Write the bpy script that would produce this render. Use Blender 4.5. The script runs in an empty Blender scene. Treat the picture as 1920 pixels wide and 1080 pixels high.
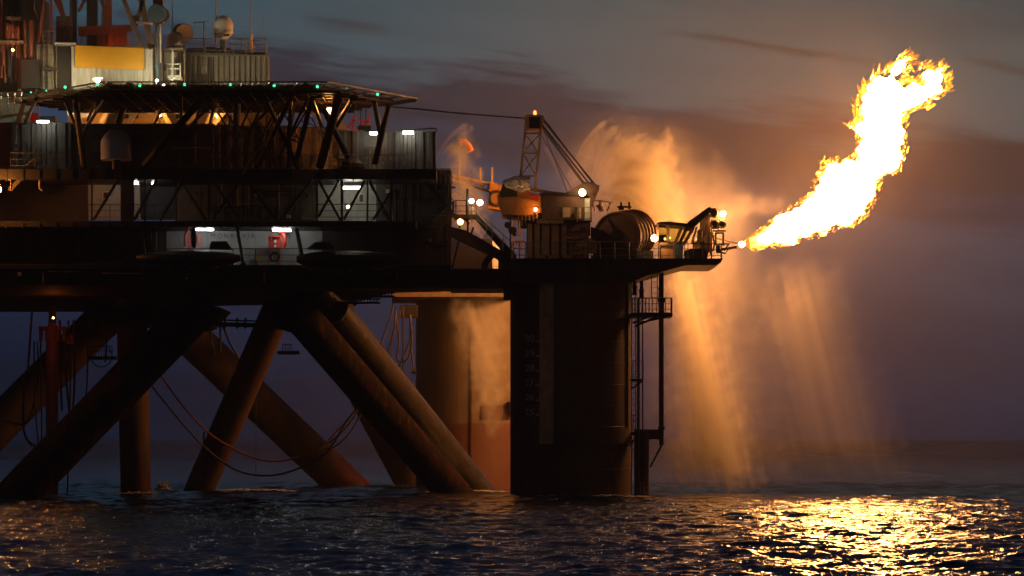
import bpy, math, random
import numpy as np
from mathutils import Vector, Matrix, noise
random.seed(7); rng = np.random.default_rng(7)
sc = bpy.context.scene
COL = sc.collection
F = 6050.0; CH = 3.9; HOR = 825.0
R = math.radians
def P(px, py, Y):                       # where a point of the photo stands, given its distance in metres
    return Vector(((px-960)/F*Y, Y, CH+(HOR-py)/F*Y))
def m(px, Y): return px*Y/F             # photo pixels to metres at a distance

# ------------------------------------------------------------------ materials
MATS = {}
def nt(mat):
    mat.use_nodes = True
    t = mat.node_tree
    return t, t.nodes, t.links
def paint(name, col, rough=0.55, metal=0.0, var=0.25, scale=1.5, rust=0.0, rustcol=(.10,.035,.012), bump=0.15, spec=0.5):
    if name in MATS: return MATS[name]
    mt = bpy.data.materials.new(name); t, N, L = nt(mt)
    b = N['Principled BSDF']
    tc = N.new('ShaderNodeTexCoord')
    n1 = N.new('ShaderNodeTexNoise'); n1.inputs['Scale'].default_value = scale; n1.inputs['Detail'].default_value = 8
    L.new(tc.outputs['Object'], n1.inputs['Vector'])
    r1 = N.new('ShaderNodeMapRange'); r1.inputs[1].default_value = .3; r1.inputs[2].default_value = .7
    r1.inputs[3].default_value = 1-var; r1.inputs[4].default_value = 1+var
    L.new(n1.outputs['Fac'], r1.inputs[0])
    mul = N.new('ShaderNodeMix'); mul.data_type = 'RGBA'; mul.blend_type = 'MULTIPLY'; mul.inputs[0].default_value = 1
    mul.inputs[6].default_value = (*col, 1)
    L.new(r1.outputs[0], mul.inputs[7])
    out = mul.outputs[2]
    # streaky runs, stretched in z
    mp = N.new('ShaderNodeMapping'); mp.inputs['Scale'].default_value = (2.5, 2.5, .22)
    L.new(tc.outputs['Object'], mp.inputs['Vector'])
    n2 = N.new('ShaderNodeTexNoise'); n2.inputs['Scale'].default_value = 1.6; n2.inputs['Detail'].default_value = 6; n2.inputs['Roughness'].default_value = .65
    L.new(mp.outputs[0], n2.inputs['Vector'])
    r2 = N.new('ShaderNodeMapRange'); r2.inputs[1].default_value = .62-rust*.3; r2.inputs[2].default_value = .74-rust*.25
    L.new(n2.outputs['Fac'], r2.inputs[0])
    mx = N.new('ShaderNodeMix'); mx.data_type = 'RGBA'
    k = N.new('ShaderNodeMath'); k.operation = 'MULTIPLY'; k.inputs[1].default_value = min(1, rust*1.6+.08)
    L.new(r2.outputs[0], k.inputs[0]); L.new(k.outputs[0], mx.inputs[0])
    L.new(out, mx.inputs[6]); mx.inputs[7].default_value = (*rustcol, 1)
    L.new(mx.outputs[2], b.inputs['Base Color'])
    b.inputs['Roughness'].default_value = rough; b.inputs['Metallic'].default_value = metal
    b.inputs['Specular IOR Level'].default_value = spec
    bp = N.new('ShaderNodeBump'); bp.inputs['Strength'].default_value = bump; bp.inputs['Distance'].default_value = .05
    L.new(n2.outputs['Fac'], bp.inputs['Height']); L.new(bp.outputs[0], b.inputs['Normal'])
    MATS[name] = mt; return mt
def glow(name, col, s):
    if name in MATS: return MATS[name]
    mt = bpy.data.materials.new(name); t, N, L = nt(mt)
    N.remove(N['Principled BSDF']); e = N.new('ShaderNodeEmission')
    e.inputs[0].default_value = (*col, 1); e.inputs[1].default_value = s
    L.new(e.outputs[0], N['Material Output'].inputs[0]); MATS[name] = mt; return mt

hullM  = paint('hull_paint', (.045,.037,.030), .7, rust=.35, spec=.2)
colM   = paint('column_paint', (.12,.075,.045), .65, rust=.35, spec=.25, scale=.5)
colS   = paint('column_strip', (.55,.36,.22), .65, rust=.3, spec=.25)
redM   = paint('antifouling_red', (.06,.010,.006), .65, rust=.3, spec=.25)
braceM = paint('brace_paint', (.055,.033,.019), .7, rust=.5, scale=.7, spec=.15)
steelM = paint('dark_steel', (.034,.027,.022), .5, rust=.3, spec=.3)
railM  = paint('rail_paint', (.22,.17,.10), .5, rust=.3)
darkM  = paint('black_steel', (.022,.019,.017), .55, rust=.1, spec=.25)
whiteM = paint('white_paint', (.62,.60,.54), .5, rust=.12, var=.1)
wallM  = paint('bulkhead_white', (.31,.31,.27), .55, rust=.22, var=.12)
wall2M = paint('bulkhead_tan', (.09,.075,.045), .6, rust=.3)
corrW  = paint('cladding_white', (.66,.63,.52), .5, rust=.1, var=.08)
corrB  = paint('cladding_brown', (.13,.10,.07), .55, rust=.2)
corrG  = paint('cladding_grey', (.12,.12,.115), .5, rust=.25)
corrO  = paint('cladding_tan', (.34,.24,.16), .55, rust=.2)
blueM  = paint('blue_paint', (.03,.065,.09), .5, rust=.15)
orangeM= paint('crane_orange', (.55,.24,.05), .45, rust=.2)
mastM  = paint('mast_paint', (.50,.30,.12), .5, rust=.3)
redP   = paint('red_paint', (.55,.045,.02), .45, rust=.1)
rustM  = paint('rusty_red', (.26,.06,.025), .7, rust=.4)
yelM   = paint('yellow_board', (.88,.42,.004), .5, var=.05, bump=.03)
radM   = paint('radome_white', (.55,.50,.45), .4, var=.06, bump=.02)
tarpM  = paint('tarpaulin', (.75,.62,.52), .35, var=.15)
ropeM  = paint('cable', (.03,.025,.022), .7)
hoseM  = paint('red_hose', (.22,.05,.03), .6)
oliveM = paint('letter_black', (.012,.011,.010), .6)
markM  = paint('mark_paint', (.85,.62,.42), .6)
boatM  = paint('lifeboat_orange', (.02,.010,.006), .5, var=.1, spec=.2)
floatM = paint('float_orange', (.75,.22,.08), .6)
cabinB = paint('cabin_blue', (.10,.13,.18), .5)
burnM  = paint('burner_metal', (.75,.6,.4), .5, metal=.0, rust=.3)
tubeL  = glow('fluorescent', (.95,.97,1.0), 50)
tubeL2 = glow('fluorescent_soft', (1.0,.95,.78), 38)
sodL   = glow('sodium_lamp', (1.0,.36,.07), 300)
sodW   = glow('warm_flood', (1.0,.62,.28), 90)
floodW = glow('white_flood', (1.0,.88,.56), 30000)
greenL = glow('green_lamp', (.07,1.0,.36), 2.6)
redL   = glow('red_beacon', (1.0,.10,.02), 12)
blueL  = glow('cool_lamp', (.75,1.0,.95), 30)

# ------------------------------------------------------------------ mesh builder
class MB:
    def __init__(s): s.v = []; s.f = []; s.smooth = False
    def add(s, vs, fs):
        o = len(s.v); s.v += [Vector(x) for x in vs]; s.f += [tuple(i+o for i in f) for f in fs]; return s
    def box(s, a, b):
        x0,x1 = sorted((a[0],b[0])); y0,y1 = sorted((a[1],b[1])); z0,z1 = sorted((a[2],b[2]))
        return s.add([(x0,y0,z0),(x1,y0,z0),(x1,y1,z0),(x0,y1,z0),(x0,y0,z1),(x1,y0,z1),(x1,y1,z1),(x0,y1,z1)],
              [(0,3,2,1),(4,5,6,7),(0,1,5,4),(1,2,6,5),(2,3,7,6),(3,0,4,7)])
    def bpx(s, x0, y0, x1, y1, Y, d):    # front face given in photo pixels at distance Y, d metres deep
        return s.box(P(x0,y1,Y), P(x1,y0,Y)+Vector((0,d,0)))
    def prism(s, poly, Y, d):
        a = [P(x,y,Y) for x,y in poly]; n = len(a); ar = sum(a[i].x*a[(i+1)%n].z-a[(i+1)%n].x*a[i].z for i in range(n))
        if ar < 0: a.reverse()
        vs = a+[v+Vector((0,d,0)) for v in a]
        fs = [tuple(range(n)), tuple(range(2*n-1,n-1,-1))]+[(i,i+n,(i+1)%n+n,(i+1)%n) for i in range(n)]
        return s.add(vs, fs)
    def plan(s, poly, z0, z1):
        n = len(poly); ar = sum(poly[i][0]*poly[(i+1)%n][1]-poly[(i+1)%n][0]*poly[i][1] for i in range(n))
        p = list(poly) if ar > 0 else list(reversed(poly))
        vs = [(x,y,z0) for x,y in p]+[(x,y,z1) for x,y in p]
        fs = [tuple(range(n-1,-1,-1)), tuple(range(n,2*n))]+[(i,(i+1)%n,(i+1)%n+n,i+n) for i in range(n)]
        return s.add(vs, fs)
    def bar(s, a, b, w, h=None):
        h = h or w; a = Vector(a); b = Vector(b); d = (b-a)
        if d.length < 1e-6: return s
        d.normalize(); up = Vector((0,0,1)) if abs(d.z) < .95 else Vector((0,1,0))
        x = d.cross(up).normalized()*w/2; y = d.cross(x).normalized()*h/2
        vs = [a-x-y,a+x-y,a+x+y,a-x+y,b-x-y,b+x-y,b+x+y,b-x+y]
        return s.add(vs, [(0,1,2,3),(7,6,5,4),(0,4,5,1),(1,5,6,2),(2,6,7,3),(3,7,4,0)])
    def cyl(s, a, b, r, r2=None, n=12):
        s.smooth = True
        r2 = r if r2 is None else r2; a = Vector(a); b = Vector(b); d = (b-a).normalized()
        up = Vector((0,0,1)) if abs(d.z) < .95 else Vector((0,1,0))
        x = d.cross(up).normalized(); y = d.cross(x).normalized()
        vs = []
        for c, rr in ((a,r),(b,r2)):
            for i in range(n):
                t = 2*math.pi*i/n; vs.append(c+x*math.cos(t)*rr+y*math.sin(t)*rr)
        fs = [(i,(i+1)%n,(i+1)%n+n,i+n) for i in range(n)]+[tuple(range(n-1,-1,-1)),tuple(range(n,2*n))]
        return s.add(vs, fs)
    def tube(s, pts, r, n=6):
        s.smooth = True
        pts = [Vector(p) for p in pts]; vs = []; k = len(pts)
        for i, p in enumerate(pts):
            d = (pts[min(i+1,k-1)]-pts[max(i-1,0)]).normalized()
            up = Vector((0,1,0)) if abs(d.y) < .9 else Vector((0,0,1))
            x = d.cross(up).normalized(); y = d.cross(x).normalized()
            for j in range(n):
                t = 2*math.pi*j/n; vs.append(p+(x*math.cos(t)+y*math.sin(t))*r)
        fs = []
        for i in range(k-1):
            for j in range(n):
                fs.append((i*n+j, i*n+(j+1)%n, (i+1)*n+(j+1)%n, (i+1)*n+j))
        fs += [tuple(range(n-1,-1,-1)), tuple(range((k-1)*n,k*n))]
        return s.add(vs, fs)
    def lathe(s, c, prof, n=24, ax=None):    # prof: (radius, height) pairs along ax (default z)
        s.smooth = True
        c = Vector(c); d = Vector(ax).normalized() if ax else Vector((0,0,1))
        up = Vector((0,0,1)) if abs(d.z) < .95 else Vector((0,1,0))
        x = d.cross(up).normalized(); y = d.cross(x).normalized(); vs = []
        for r, h in prof:
            for i in range(n):
                t = 2*math.pi*i/n; vs.append(c+d*h+(x*math.cos(t)+y*math.sin(t))*max(r,1e-3))
        fs = []
        for k in range(len(prof)-1):
            for i in range(n): fs.append((k*n+i, k*n+(i+1)%n, (k+1)*n+(i+1)%n, (k+1)*n+i))
        fs += [tuple(range(n-1,-1,-1)), tuple(range((len(prof)-1)*n, len(prof)*n))]
        return s.add(vs, fs)
    def torus(s, c, Rr, r, ax, n=24, k=6):
        s.smooth = True
        d = Vector(ax).normalized(); up = Vector((0,0,1)) if abs(d.z) < .95 else Vector((0,1,0))
        x = d.cross(up).normalized(); y = d.cross(x).normalized(); c = Vector(c); vs = []; fs = []
        for i in range(n):
            t = 2*math.pi*i/n; e = x*math.cos(t)+y*math.sin(t)
            for j in range(k):
                u = 2*math.pi*j/k; vs.append(c+e*(Rr+r*math.cos(u))+d*r*math.sin(u))
        for i in range(n):
            for j in range(k):
                fs.append((i*k+j, ((i+1)%n)*k+j, ((i+1)%n)*k+(j+1)%k, i*k+(j+1)%k))
        return s.add(vs, fs)
    def arc(s, c, r0, r1, a0, a1, z0, z1, n=10):  # curved plate on a column; angle 0 faces the ship
        s.smooth = True; vs = []
        for i in range(n+1):
            t = a0+(a1-a0)*i/n; sx, cy = math.sin(t), -math.cos(t)
            for r in (r0, r1):
                for z in (z0, z1): vs.append((c[0]+sx*r, c[1]+cy*r, z))
        fs = []
        for i in range(n):
            a = i*4; b = a+4
            fs += [(a+2,b+2,b+3,a+3),(a,a+1,b+1,b),(a+1,a+3,b+3,b+1),(a,b,b+2,a+2)]
        fs += [(0,2,3,1),(n*4,n*4+1,n*4+3,n*4+2)]
        return s.add(vs, fs)
    def corr(s, x0, y0, x1, y1, Y, d, pitch=.55, dep=.12):  # box with ribbed front cladding
        a = P(x0,y1,Y); b = P(x1,y0,Y); x = a.x; z0, z1 = a.z, b.z
        s.box((a.x,Y+dep+.003,z0),(b.x,Y+d,z1))
        xs = []; W = b.x-a.x; n = max(2,int(W/pitch)); p = W/n
        for i in range(n):
            for f, y in ((0,dep),(.14,0),(.5,0),(.64,dep)): xs.append((a.x+(i+f)*p, Y+y))
        xs.append((b.x, Y+dep)); vs = [(q[0],q[1],z0) for q in xs]+[(q[0],q[1],z1-.05) for q in xs]; k = len(xs)
        s.add(vs, [(i,i+1,i+1+k,i+k) for i in range(k-1)])
        s.box((a.x-.02,Y-.03,z1-.06),(b.x+.02,Y+dep+.02,z1+.02)); s.box((a.x-.02,Y-.03,z0-.05),(b.x+.02,Y+dep+.02,z0+.04))
        return s
    def build(s, name, mat, parent=None, loc=None):
        me = bpy.data.meshes.new(name)
        base = Vector(loc) if loc is not None else None
        if parent is not None: base = WL[parent.name]
        if base is None:
            c = sum(s.v, Vector())/len(s.v); base = Vector((c.x, c.y, min(v.z for v in s.v)))
        me.from_pydata([tuple(v-base) for v in s.v], [], s.f); me.materials.append(mat); me.update()
        if s.smooth:
            me.polygons.foreach_set('use_smooth', [True]*len(me.polygons)); me.set_sharp_from_angle(angle=R(35))
        o = bpy.data.objects.new(name, me); COL.objects.link(o)
        if parent is not None:
            o.parent = parent; off = base-WL[parent.name]; o.location = off
            WL[o.name] = base
        else:
            o.location = base; WL[o.name] = base.copy()
        return o
WL = {}
def tag(o, label, cat, group=None, kind=None):
    if label: o['label'] = label
    if cat: o['category'] = cat
    if group: o['group'] = group
    if kind: o['kind'] = kind
    return o
def thing(name, loc, label, cat, group=None):
    o = bpy.data.objects.new(name, None); o.empty_display_size = .5; COL.objects.link(o); o.location = loc
    WL[o.name] = Vector(loc); return tag(o, label, cat, group)
def copy_thing(o, delta, label, scale=None):
    c = o.copy(); COL.objects.link(c); c.location = Vector(o.location)+Vector(delta); c['label'] = label
    if scale: c.scale = scale
    WL[c.name] = Vector(c.location)
    for ch in list(o.children):
        d = ch.copy(); COL.objects.link(d); d.parent = c
    return c
def text_mb(txt, size, spacing=1.0, extr=.01):
    cu = bpy.data.curves.new('t', 'FONT'); cu.body = txt; cu.size = size; cu.extrude = extr; cu.space_character = spacing
    ob = bpy.data.objects.new('t', cu); COL.objects.link(ob)
    dg = bpy.context.evaluated_depsgraph_get(); me = bpy.data.meshes.new_from_object(ob.evaluated_get(dg))
    vs = [v.co.copy() for v in me.vertices]; fs = [tuple(p.vertices) for p in me.polygons]
    bpy.data.objects.remove(ob); bpy.data.curves.remove(cu); bpy.data.meshes.remove(me)
    return vs, fs
def text_on(txt, x, y, Y, hpx, spacing=1.0, width=None):   # upright lettering facing the ship, lower left at x, y
    vs, fs = text_mb(txt, m(hpx,Y)/.70, spacing); o = P(x,y,Y); k = 1
    if width: k = m(width,Y)/max(v.x for v in vs)
    b = MB(); b.add([(o.x+v.x*k, Y-v.z, o.z+v.y) for v in vs], fs); return b

def railing(pts, Y, label, group='guard rails on the rig', h=1.08, mat=None, name='guard_rail', step=1.5, r=.028, cat='railing', n=2):
    """pts: foot line in photo pixels (x, y[, Y])"""
    q = [P(p[0],p[1],p[2] if len(p) > 2 else Y) for p in pts]; mat = mat or railM
    root = thing(name, q[0], label, cat, group)
    up = Vector((0,0,1))
    for k in range(n+1):
        b = MB(); hh = h*(1-k/(n+.6))
        for a, c in zip(q, q[1:]): b.cyl(a+up*hh, c+up*hh, r*(1.25 if k == 0 else .85), n=6)
        b.build('top_rail' if k == 0 else 'mid_rail', mat, root)
    for i, (a, c) in enumerate(zip(q, q[1:])):
        L = (c-a).length; k = max(1, round(L/step))
        for j in range(k+(i == len(q)-2)):
            p = a.lerp(c, j/k); MB().cyl(p, p+up*h, r*1.15, n=6).build('post', mat, root)
    return root
def ladder(x, y0, y1, Y, label, w=.45, mat=None, cat='ladder', group='ladders on the rig'):
    a = P(x,y1,Y); c = P(x,y0,Y); mat = mat or railM
    root = thing('ladder', a, label, cat, group)
    for sx in (-w/2, w/2): MB().bar(a+Vector((sx,0,0)), c+Vector((sx,0,0)), .06).build('side_rail', mat, root)
    n = int((c.z-a.z)/.38)
    for i in range(1, n): z = a.z+i*.38; MB().bar((a.x-w/2,Y,z),(a.x+w/2,Y,z),.03).build('rung', mat, root)
    return root
def tubelamp(x0, x1, y, Y, label, em=None, hpx=5):
    a = P(x0,y,Y); c = P(x1,y,Y)
    root = thing('strip_light', (a+c)/2, label, 'lamp', 'lit strip lights')
    r = m(hpx,Y)/2
    MB().box((a.x-.03,Y-.02,a.z+r*1.05),(c.x+.03,Y+.16,a.z+r*1.05+.06)).build('housing', steelM, root)
    MB().cyl((a.x,Y+.03,a.z),(c.x,Y+.03,a.z), r, n=10).build('diffuser', em or tubeL, root)
    return root
def flood(x, y, Y, rpx, label, em, back=True, name='floodlight'):
    c = P(x,y,Y); r = m(rpx,Y)
    root = thing(name, c, label, 'lamp', 'lit flood lamps')
    MB().lathe(c, [(r*math.sin(t), -r*math.cos(t)) for t in [math.pi*i/8 for i in range(9)]], 14).build('bulb', em, root)
    if back:
        MB().lathe(c+Vector((0,r*.75,0)), [(r*1.05,0),(r*.8,.12),(r*.3,.22)], 12, ax=(0,1,0)).build('reflector_housing', steelM, root)
        MB().bar(c+Vector((0,r+.15,0)), c+Vector((0,r+.15,-.35)), .06).build('bracket', steelM, root)
    if em is floodW: MB().box(c+Vector((-.3,-.16,r+.05)), c+Vector((.3,.24,r+.07))).build('added_light_shield', steelM, root)  # plate added to cut off the lamp's light above the house wall
    return root
def cable(pts, label, r=.03, mat=None, group='hanging cables and hoses', sub=8, sag=0.0, name='cable', cat='cable'):
    q = [Vector(p) for p in pts]; out = []
    # catmull-rom
    ext = [q[0]*2-q[1]]+q+[q[-1]*2-q[-2]]
    for i in range(1, len(ext)-2):
        p0,p1,p2,p3 = ext[i-1:i+3]
        for j in range(sub):
            t = j/sub
            v = .5*((2*p1)+(p2-p0)*t+(2*p0-5*p1+4*p2-p3)*t*t+(3*p1-p0-3*p2+p3)*t**3)
            if sag: v = v-Vector((0,0,sag*4*t*(1-t)))
            out.append(v)
    out.append(q[-1]); b = MB().tube(out, r, 6)
    return tag(b.build(name, mat or ropeM), label, cat, group)

# ------------------------------------------------------------------ sea
def sea():
    Ys = [68.0]
    while Ys[-1] < 290: Ys.append(Ys[-1]+max(.13, Ys[-1]*.0011))
    while Ys[-1] < 1600: Ys.append(Ys[-1]*1.0032)
    while Ys[-1] < 26000: Ys.append(Ys[-1]*1.04)
    Ys = np.array([-400., -60., 10., 40., 60.]+Ys)
    u = np.concatenate([[-6,-2.5,-1,-.5,-.3], np.linspace(-.215,.215,900), [.3,.5,1,2.5,6]])
    Y, U = np.meshgrid(Ys, u, indexing='ij'); X = U*np.where(Y > 60, Y, 60.)
    X = np.where(Y < 60, U*60*6, X)
    Z = np.zeros_like(X); DX = np.zeros_like(X); DY = np.zeros_like(X)
    for k in range(150):
        lam = 10**rng.uniform(math.log10(.32), math.log10(5.5 if k < 125 else 22)); kk = 2*math.pi/lam
        th = R(255)+rng.normal(0, .6); amp = .0037*lam**.50*(1 if k < 125 else 2.2)
        ph = rng.uniform(0, 2*math.pi); sp = np.where(Y < 290, np.maximum(.05, Y*.00055), Y*.0016)
        fade = np.clip(lam/(sp*5)-.6, 0, 1)*np.clip((Y-60)/10, 0, 1)
        fade = fade*np.clip((1600-Y)/600, 0, 1)
        a = kk*(math.cos(th)*X+math.sin(th)*Y)+ph
        Z += amp*fade*np.sin(a); q = amp*fade*np.cos(a)*.8; DX += q*math.cos(th); DY += q*math.sin(th)
    ny, nx = X.shape
    co = np.stack([X+DX, Y+DY, Z], -1).reshape(-1, 3).astype(np.float32)
    i, j = np.meshgrid(np.arange(ny-1), np.arange(nx-1), indexing='ij'); a = (i*nx+j).ravel()
    q = np.stack([a, a+1, a+nx+1, a+nx], -1).astype(np.int32); n = len(q)
    me = bpy.data.meshes.new('sea'); me.vertices.add(len(co)); me.vertices.foreach_set('co', co.ravel())
    me.loops.add(4*n); me.loops.foreach_set('vertex_index', q.ravel())
    me.polygons.add(n); me.polygons.foreach_set('loop_start', np.arange(n)*4); me.polygons.foreach_set('loop_total', np.full(n,4))
    me.polygons.foreach_set('use_smooth', np.ones(n,bool)); me.update(); me.validate()
    mt = bpy.data.materials.new('sea_water'); t, N, L = nt(mt); b = N['Principled BSDF']
    b.inputs['Base Color'].default_value = (.004,.011,.020,1); b.inputs['Roughness'].default_value = .07; b.inputs['IOR'].default_value = 1.333
    tc = N.new('ShaderNodeTexCoord'); prev = None
    for s, st, d in ((.3,.6,.8),(1.6,.6,.12),(5.5,.6,.04)):
        mp = N.new('ShaderNodeMapping'); mp.inputs['Scale'].default_value = (s*.8, s*1.1, s); mp.inputs['Rotation'].default_value = (0,0,.35)
        L.new(tc.outputs['Object'], mp.inputs[0])
        nz = N.new('ShaderNodeTexNoise'); nz.inputs['Scale'].default_value = 1; nz.inputs['Detail'].default_value = 4; nz.inputs['Roughness'].default_value = .55
        L.new(mp.outputs[0], nz.inputs[0])
        bp = N.new('ShaderNodeBump'); bp.inputs['Strength'].default_value = st; bp.inputs['Distance'].default_value = d
        L.new(nz.outputs['Fac'], bp.inputs['Height'])
        if prev: L.new(prev.outputs[0], bp.inputs['Normal'])
        prev = bp
    L.new(prev.outputs[0], b.inputs['Normal'])
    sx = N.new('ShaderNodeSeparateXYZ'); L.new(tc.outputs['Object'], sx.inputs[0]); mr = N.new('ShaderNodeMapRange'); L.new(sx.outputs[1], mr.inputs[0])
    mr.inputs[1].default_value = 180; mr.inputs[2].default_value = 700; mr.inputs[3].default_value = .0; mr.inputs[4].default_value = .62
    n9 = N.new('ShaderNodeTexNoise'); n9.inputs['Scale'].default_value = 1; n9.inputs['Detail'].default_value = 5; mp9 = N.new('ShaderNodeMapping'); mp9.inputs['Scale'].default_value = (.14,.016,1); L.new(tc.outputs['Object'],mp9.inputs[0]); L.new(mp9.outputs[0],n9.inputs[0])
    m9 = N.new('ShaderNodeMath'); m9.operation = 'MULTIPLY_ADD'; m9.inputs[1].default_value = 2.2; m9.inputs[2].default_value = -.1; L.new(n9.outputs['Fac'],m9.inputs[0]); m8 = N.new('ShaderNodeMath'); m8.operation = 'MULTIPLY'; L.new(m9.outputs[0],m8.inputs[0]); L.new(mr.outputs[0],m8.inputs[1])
    df = N.new('ShaderNodeBsdfDiffuse'); df.inputs[0].default_value = (.012,.045,.11,1); ms = N.new('ShaderNodeMixShader'); L.new(m8.outputs[0],ms.inputs[0]); L.new(b.outputs[0],ms.inputs[1]); L.new(df.outputs[0],ms.inputs[2]); L.new(ms.outputs[0],N['Material Output'].inputs[0])  # weaker, patchy reflection on far water put into the colour as dark diffuse
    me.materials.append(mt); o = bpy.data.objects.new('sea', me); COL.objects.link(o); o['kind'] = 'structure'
sea()

# ------------------------------------------------------------------ main column and what hangs on it
CX, CY, CR = 4.10, 224.2, 4.22
colroot = thing('platform_column', (CX,CY,-1), 'huge dark cylindrical leg under the crane deck, nearest to the ship', 'column', 'columns of the rig')
MB().cyl((CX,CY,-1.5),(CX,CY,16.3), CR, n=64).build('column_shell', colM, colroot)
zf = lambda y: P(0,y,220)[2]
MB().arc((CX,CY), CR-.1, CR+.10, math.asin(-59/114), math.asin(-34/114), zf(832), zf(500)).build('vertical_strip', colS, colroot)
MB().arc((CX,CY), CR-.1, CR+.13, math.asin(-34/114)+.004, 1.45, zf(832), zf(804), 24).build('rubbing_band', colM, colroot)
MB().arc((CX,CY), CR-.1, CR+.12, 1.12, 1.2, zf(800), zf(500)).build('edge_rib', colM, colroot)
b = MB()
for k in range(9):
    z = zf(560+k*40); b.torus((CX,CY,z), CR, .018, (0,0,1), 64, 4)
b.build('weld_seams', colM, colroot)
for i in range(6):
    t = str(30-i); y = 640+i*27.6
    vs, fs = text_mb(t, .66*(1 if i < 3 else .95)); a0 = math.asin(-86/114); z = zf(y)
    b = MB(); q = []
    for v in vs:
        a = a0+(v.x/CR)*1.35; rr = CR+.03+v.z; q.append((CX+math.sin(a)*rr, CY-math.cos(a)*rr, z+v.y))
    b.add(q, fs); b.build('draught_mark', markM, colroot)
    MB().arc((CX,CY), CR, CR+.03, math.asin(-57/114)-.10, math.asin(-57/114)-.03, z-.03, z+.05, 2).build('draught_tick', markM, colroot)

# far column
FX, FY = (878-960)/F*257, 257.5
fc = thing('platform_column', (FX,FY,-1), 'far column seen through the spray, lit orange with red paint near the water', 'column', 'columns of the rig')
MB().cyl((FX,FY,5.2),(FX,FY,16.6), 4.2, n=64).build('column_shell', paint('far_column_paint', (.135,.09,.055), .6, rust=.3, scale=.5), fc)
MB().cyl((FX,FY,-1.5),(FX,FY,5.2), 4.2, n=64).build('boot_topping', paint('far_red', (.09,.024,.013), .65, rust=.5), fc)
MB().arc((FX,FY), 4.1, 4.3, .25, .9, 5.5, 6.6, 12).build('rust_band', redM, fc)
MB().arc((FX,FY), 4.1, 4.32, .05, .08, -1, 16, 2).build('edge_rib', braceM, fc)
b = MB()
for i in range(26): b.arc((FX,FY), 4.18, 4.26, .35+random.random()*.9, .38+random.random()*.05+.35+random.random()*.4, 4.5+random.random()*1.6, 4.7+random.random()*1.6, 3)
b = MB(); b.cyl((FX+3.4,FY-3.2,6.0),(FX+3.4,FY-3.2,6.9), .35); b.build('fairlead', redM, fc)

# caisson, riser and gangway hardware at the column's right side
t = thing('caisson', P(1203,930,222), 'short dark caisson standing in the water beside the big column', 'caisson')
MB().cyl(P(1203,945,222), P(1203,806,222), m(14,222), n=20).build('casing', colM, t)
MB().bpx(1190,805,1238,824,222,1.0).build('top_bracket', colM, t)
MB().bar(P(1241,834,222.5), P(1219,876,222.5), .13).build('brace', colM, t)
t = thing('riser_pipe', P(1240,834,222.5), 'tall straight riser pipe hanging clear of the column on its right', 'pipe')
MB().box(P(1235.5,835,222.3), P(1244.5,508,222.3)+Vector((0,.35,0))).build('pipe', colM, t)
MB().bpx(1233,560,1247,566,222.2,.5).build('clamp', steelM, t); MB().bpx(1234,800,1247,806,222.2,.5).build('clamp', steelM, t)
tag(MB().cyl(P(1205,925,221.3),P(1205,530,221.3), .045, n=6).build('chain_line', darkM), 'thin vertical line dropping from the work platform to the water', 'cable')
tag(MB().cyl(P(1197,925,221.0),P(1197,560,221.0), .10, n=8).build('drain_pipe', colM), 'slim pipe running down the right edge of the column', 'pipe')
ladder(1188, 530, 925, 220.9, 'long vertical ladder down the right edge of the big column', .3, steelM)
# work platform
t = thing('work_platform', P(1225,590,221), 'railed work platform sticking out halfway up the right of the column', 'platform', 'small platforms on the column')
MB().bpx(1183,586,1261,594,220.2,3.2).build('floor', steelM, t)
for a, c in (((1232,594),(1190,612)),((1215,594),(1187,606)),((1250,594),(1196,606))): MB().bar(P(*a,220.6),P(*c,221.4),.12).build('brace', steelM, t)
railing([(1186,586),(1260,586)],220.3,'railing round the highest small platform on the column','rails on the column',h=1.0,step=.45)
railing([(1260,586,220.3),(1258,586,223.2),(1190,586,223.2)],223,'back railing of the highest small platform on the column','rails on the column',h=1.0,step=.5)
for (y, x1, lab) in ((710,1206,'middle'),(811,1198,'lower')):
    t = thing('work_platform', P(1190,y,221), 'tiny bracketed landing on the column, the %s one of three' % lab, 'platform', 'small platforms on the column')
    MB().bpx(1183,y,x1,y+5,220.6,1.2).build('floor', steelM, t)
    MB().bar(P(x1-2,y+5,220.8),P(1184,y+19,221.2),.09).build('brace', steelM, t)
    railing([(1187,y),(x1,y)],220.7,'railing of the %s landing on the column' % lab,'rails on the column',h=1.2,step=.35)
railing([(1194,926),(1208,926)],221.0,'little railing just above the water at the column foot','rails on the column',h=.75,step=.3)
for x, y in ((1190,538),(1203,545),(1239,541)):
    t = thing('sheave_block', P(x,y,221.6), {1190:'small sheave block hanging against the column',1203:'middle sheave block above the work platform rail',1239:'sheave block fixed round the riser pipe'}[x], 'pulley', 'sheave blocks over the platform')
    MB().cyl(P(x,y,221.4), P(x,y,221.8), m(5,221), n=14).build('sheave', darkM, t)
    MB().bpx(x-3,y-18,x+3,y+2,221.5,.2).build('strap', darkM, t); MB().bpx(x-4,y+3,x+4,y+15,221.45,.3).build('hook', darkM, t)
ladder(1227, 512, 560, 222.6, 'short ladder between the crane deck and the work platform', .4, steelM)

# crane deck slab
t = thing('crane_deck', P(1100,490,224), 'broad steel deck on top of the near column with tapering right end', 'deck')
MB().prism([(958,487),(1353,487),(1353,491),(1342,497),(1288,497),(1215,516),(1180,530),(958,530)], 219.9, 8.2).build('deck_box', steelM, t)
MB().bpx(958,484.5,1355,487,219.7,8.6).build('deck_edge', steelM, t)
b = MB()
for i in range(12): x = 1000+i*28; b.bpx(x,488,x+2.5,494,219.78,.115)
b.build('web_stiffeners', steelM, t)
MB().bpx(966,530,1010,500,219.8,.095).build('patch_plate', hullM, t); MB().bpx(1100,492,1140,500,219.8,.095).build('patch_plate', hullM, t)

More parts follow.
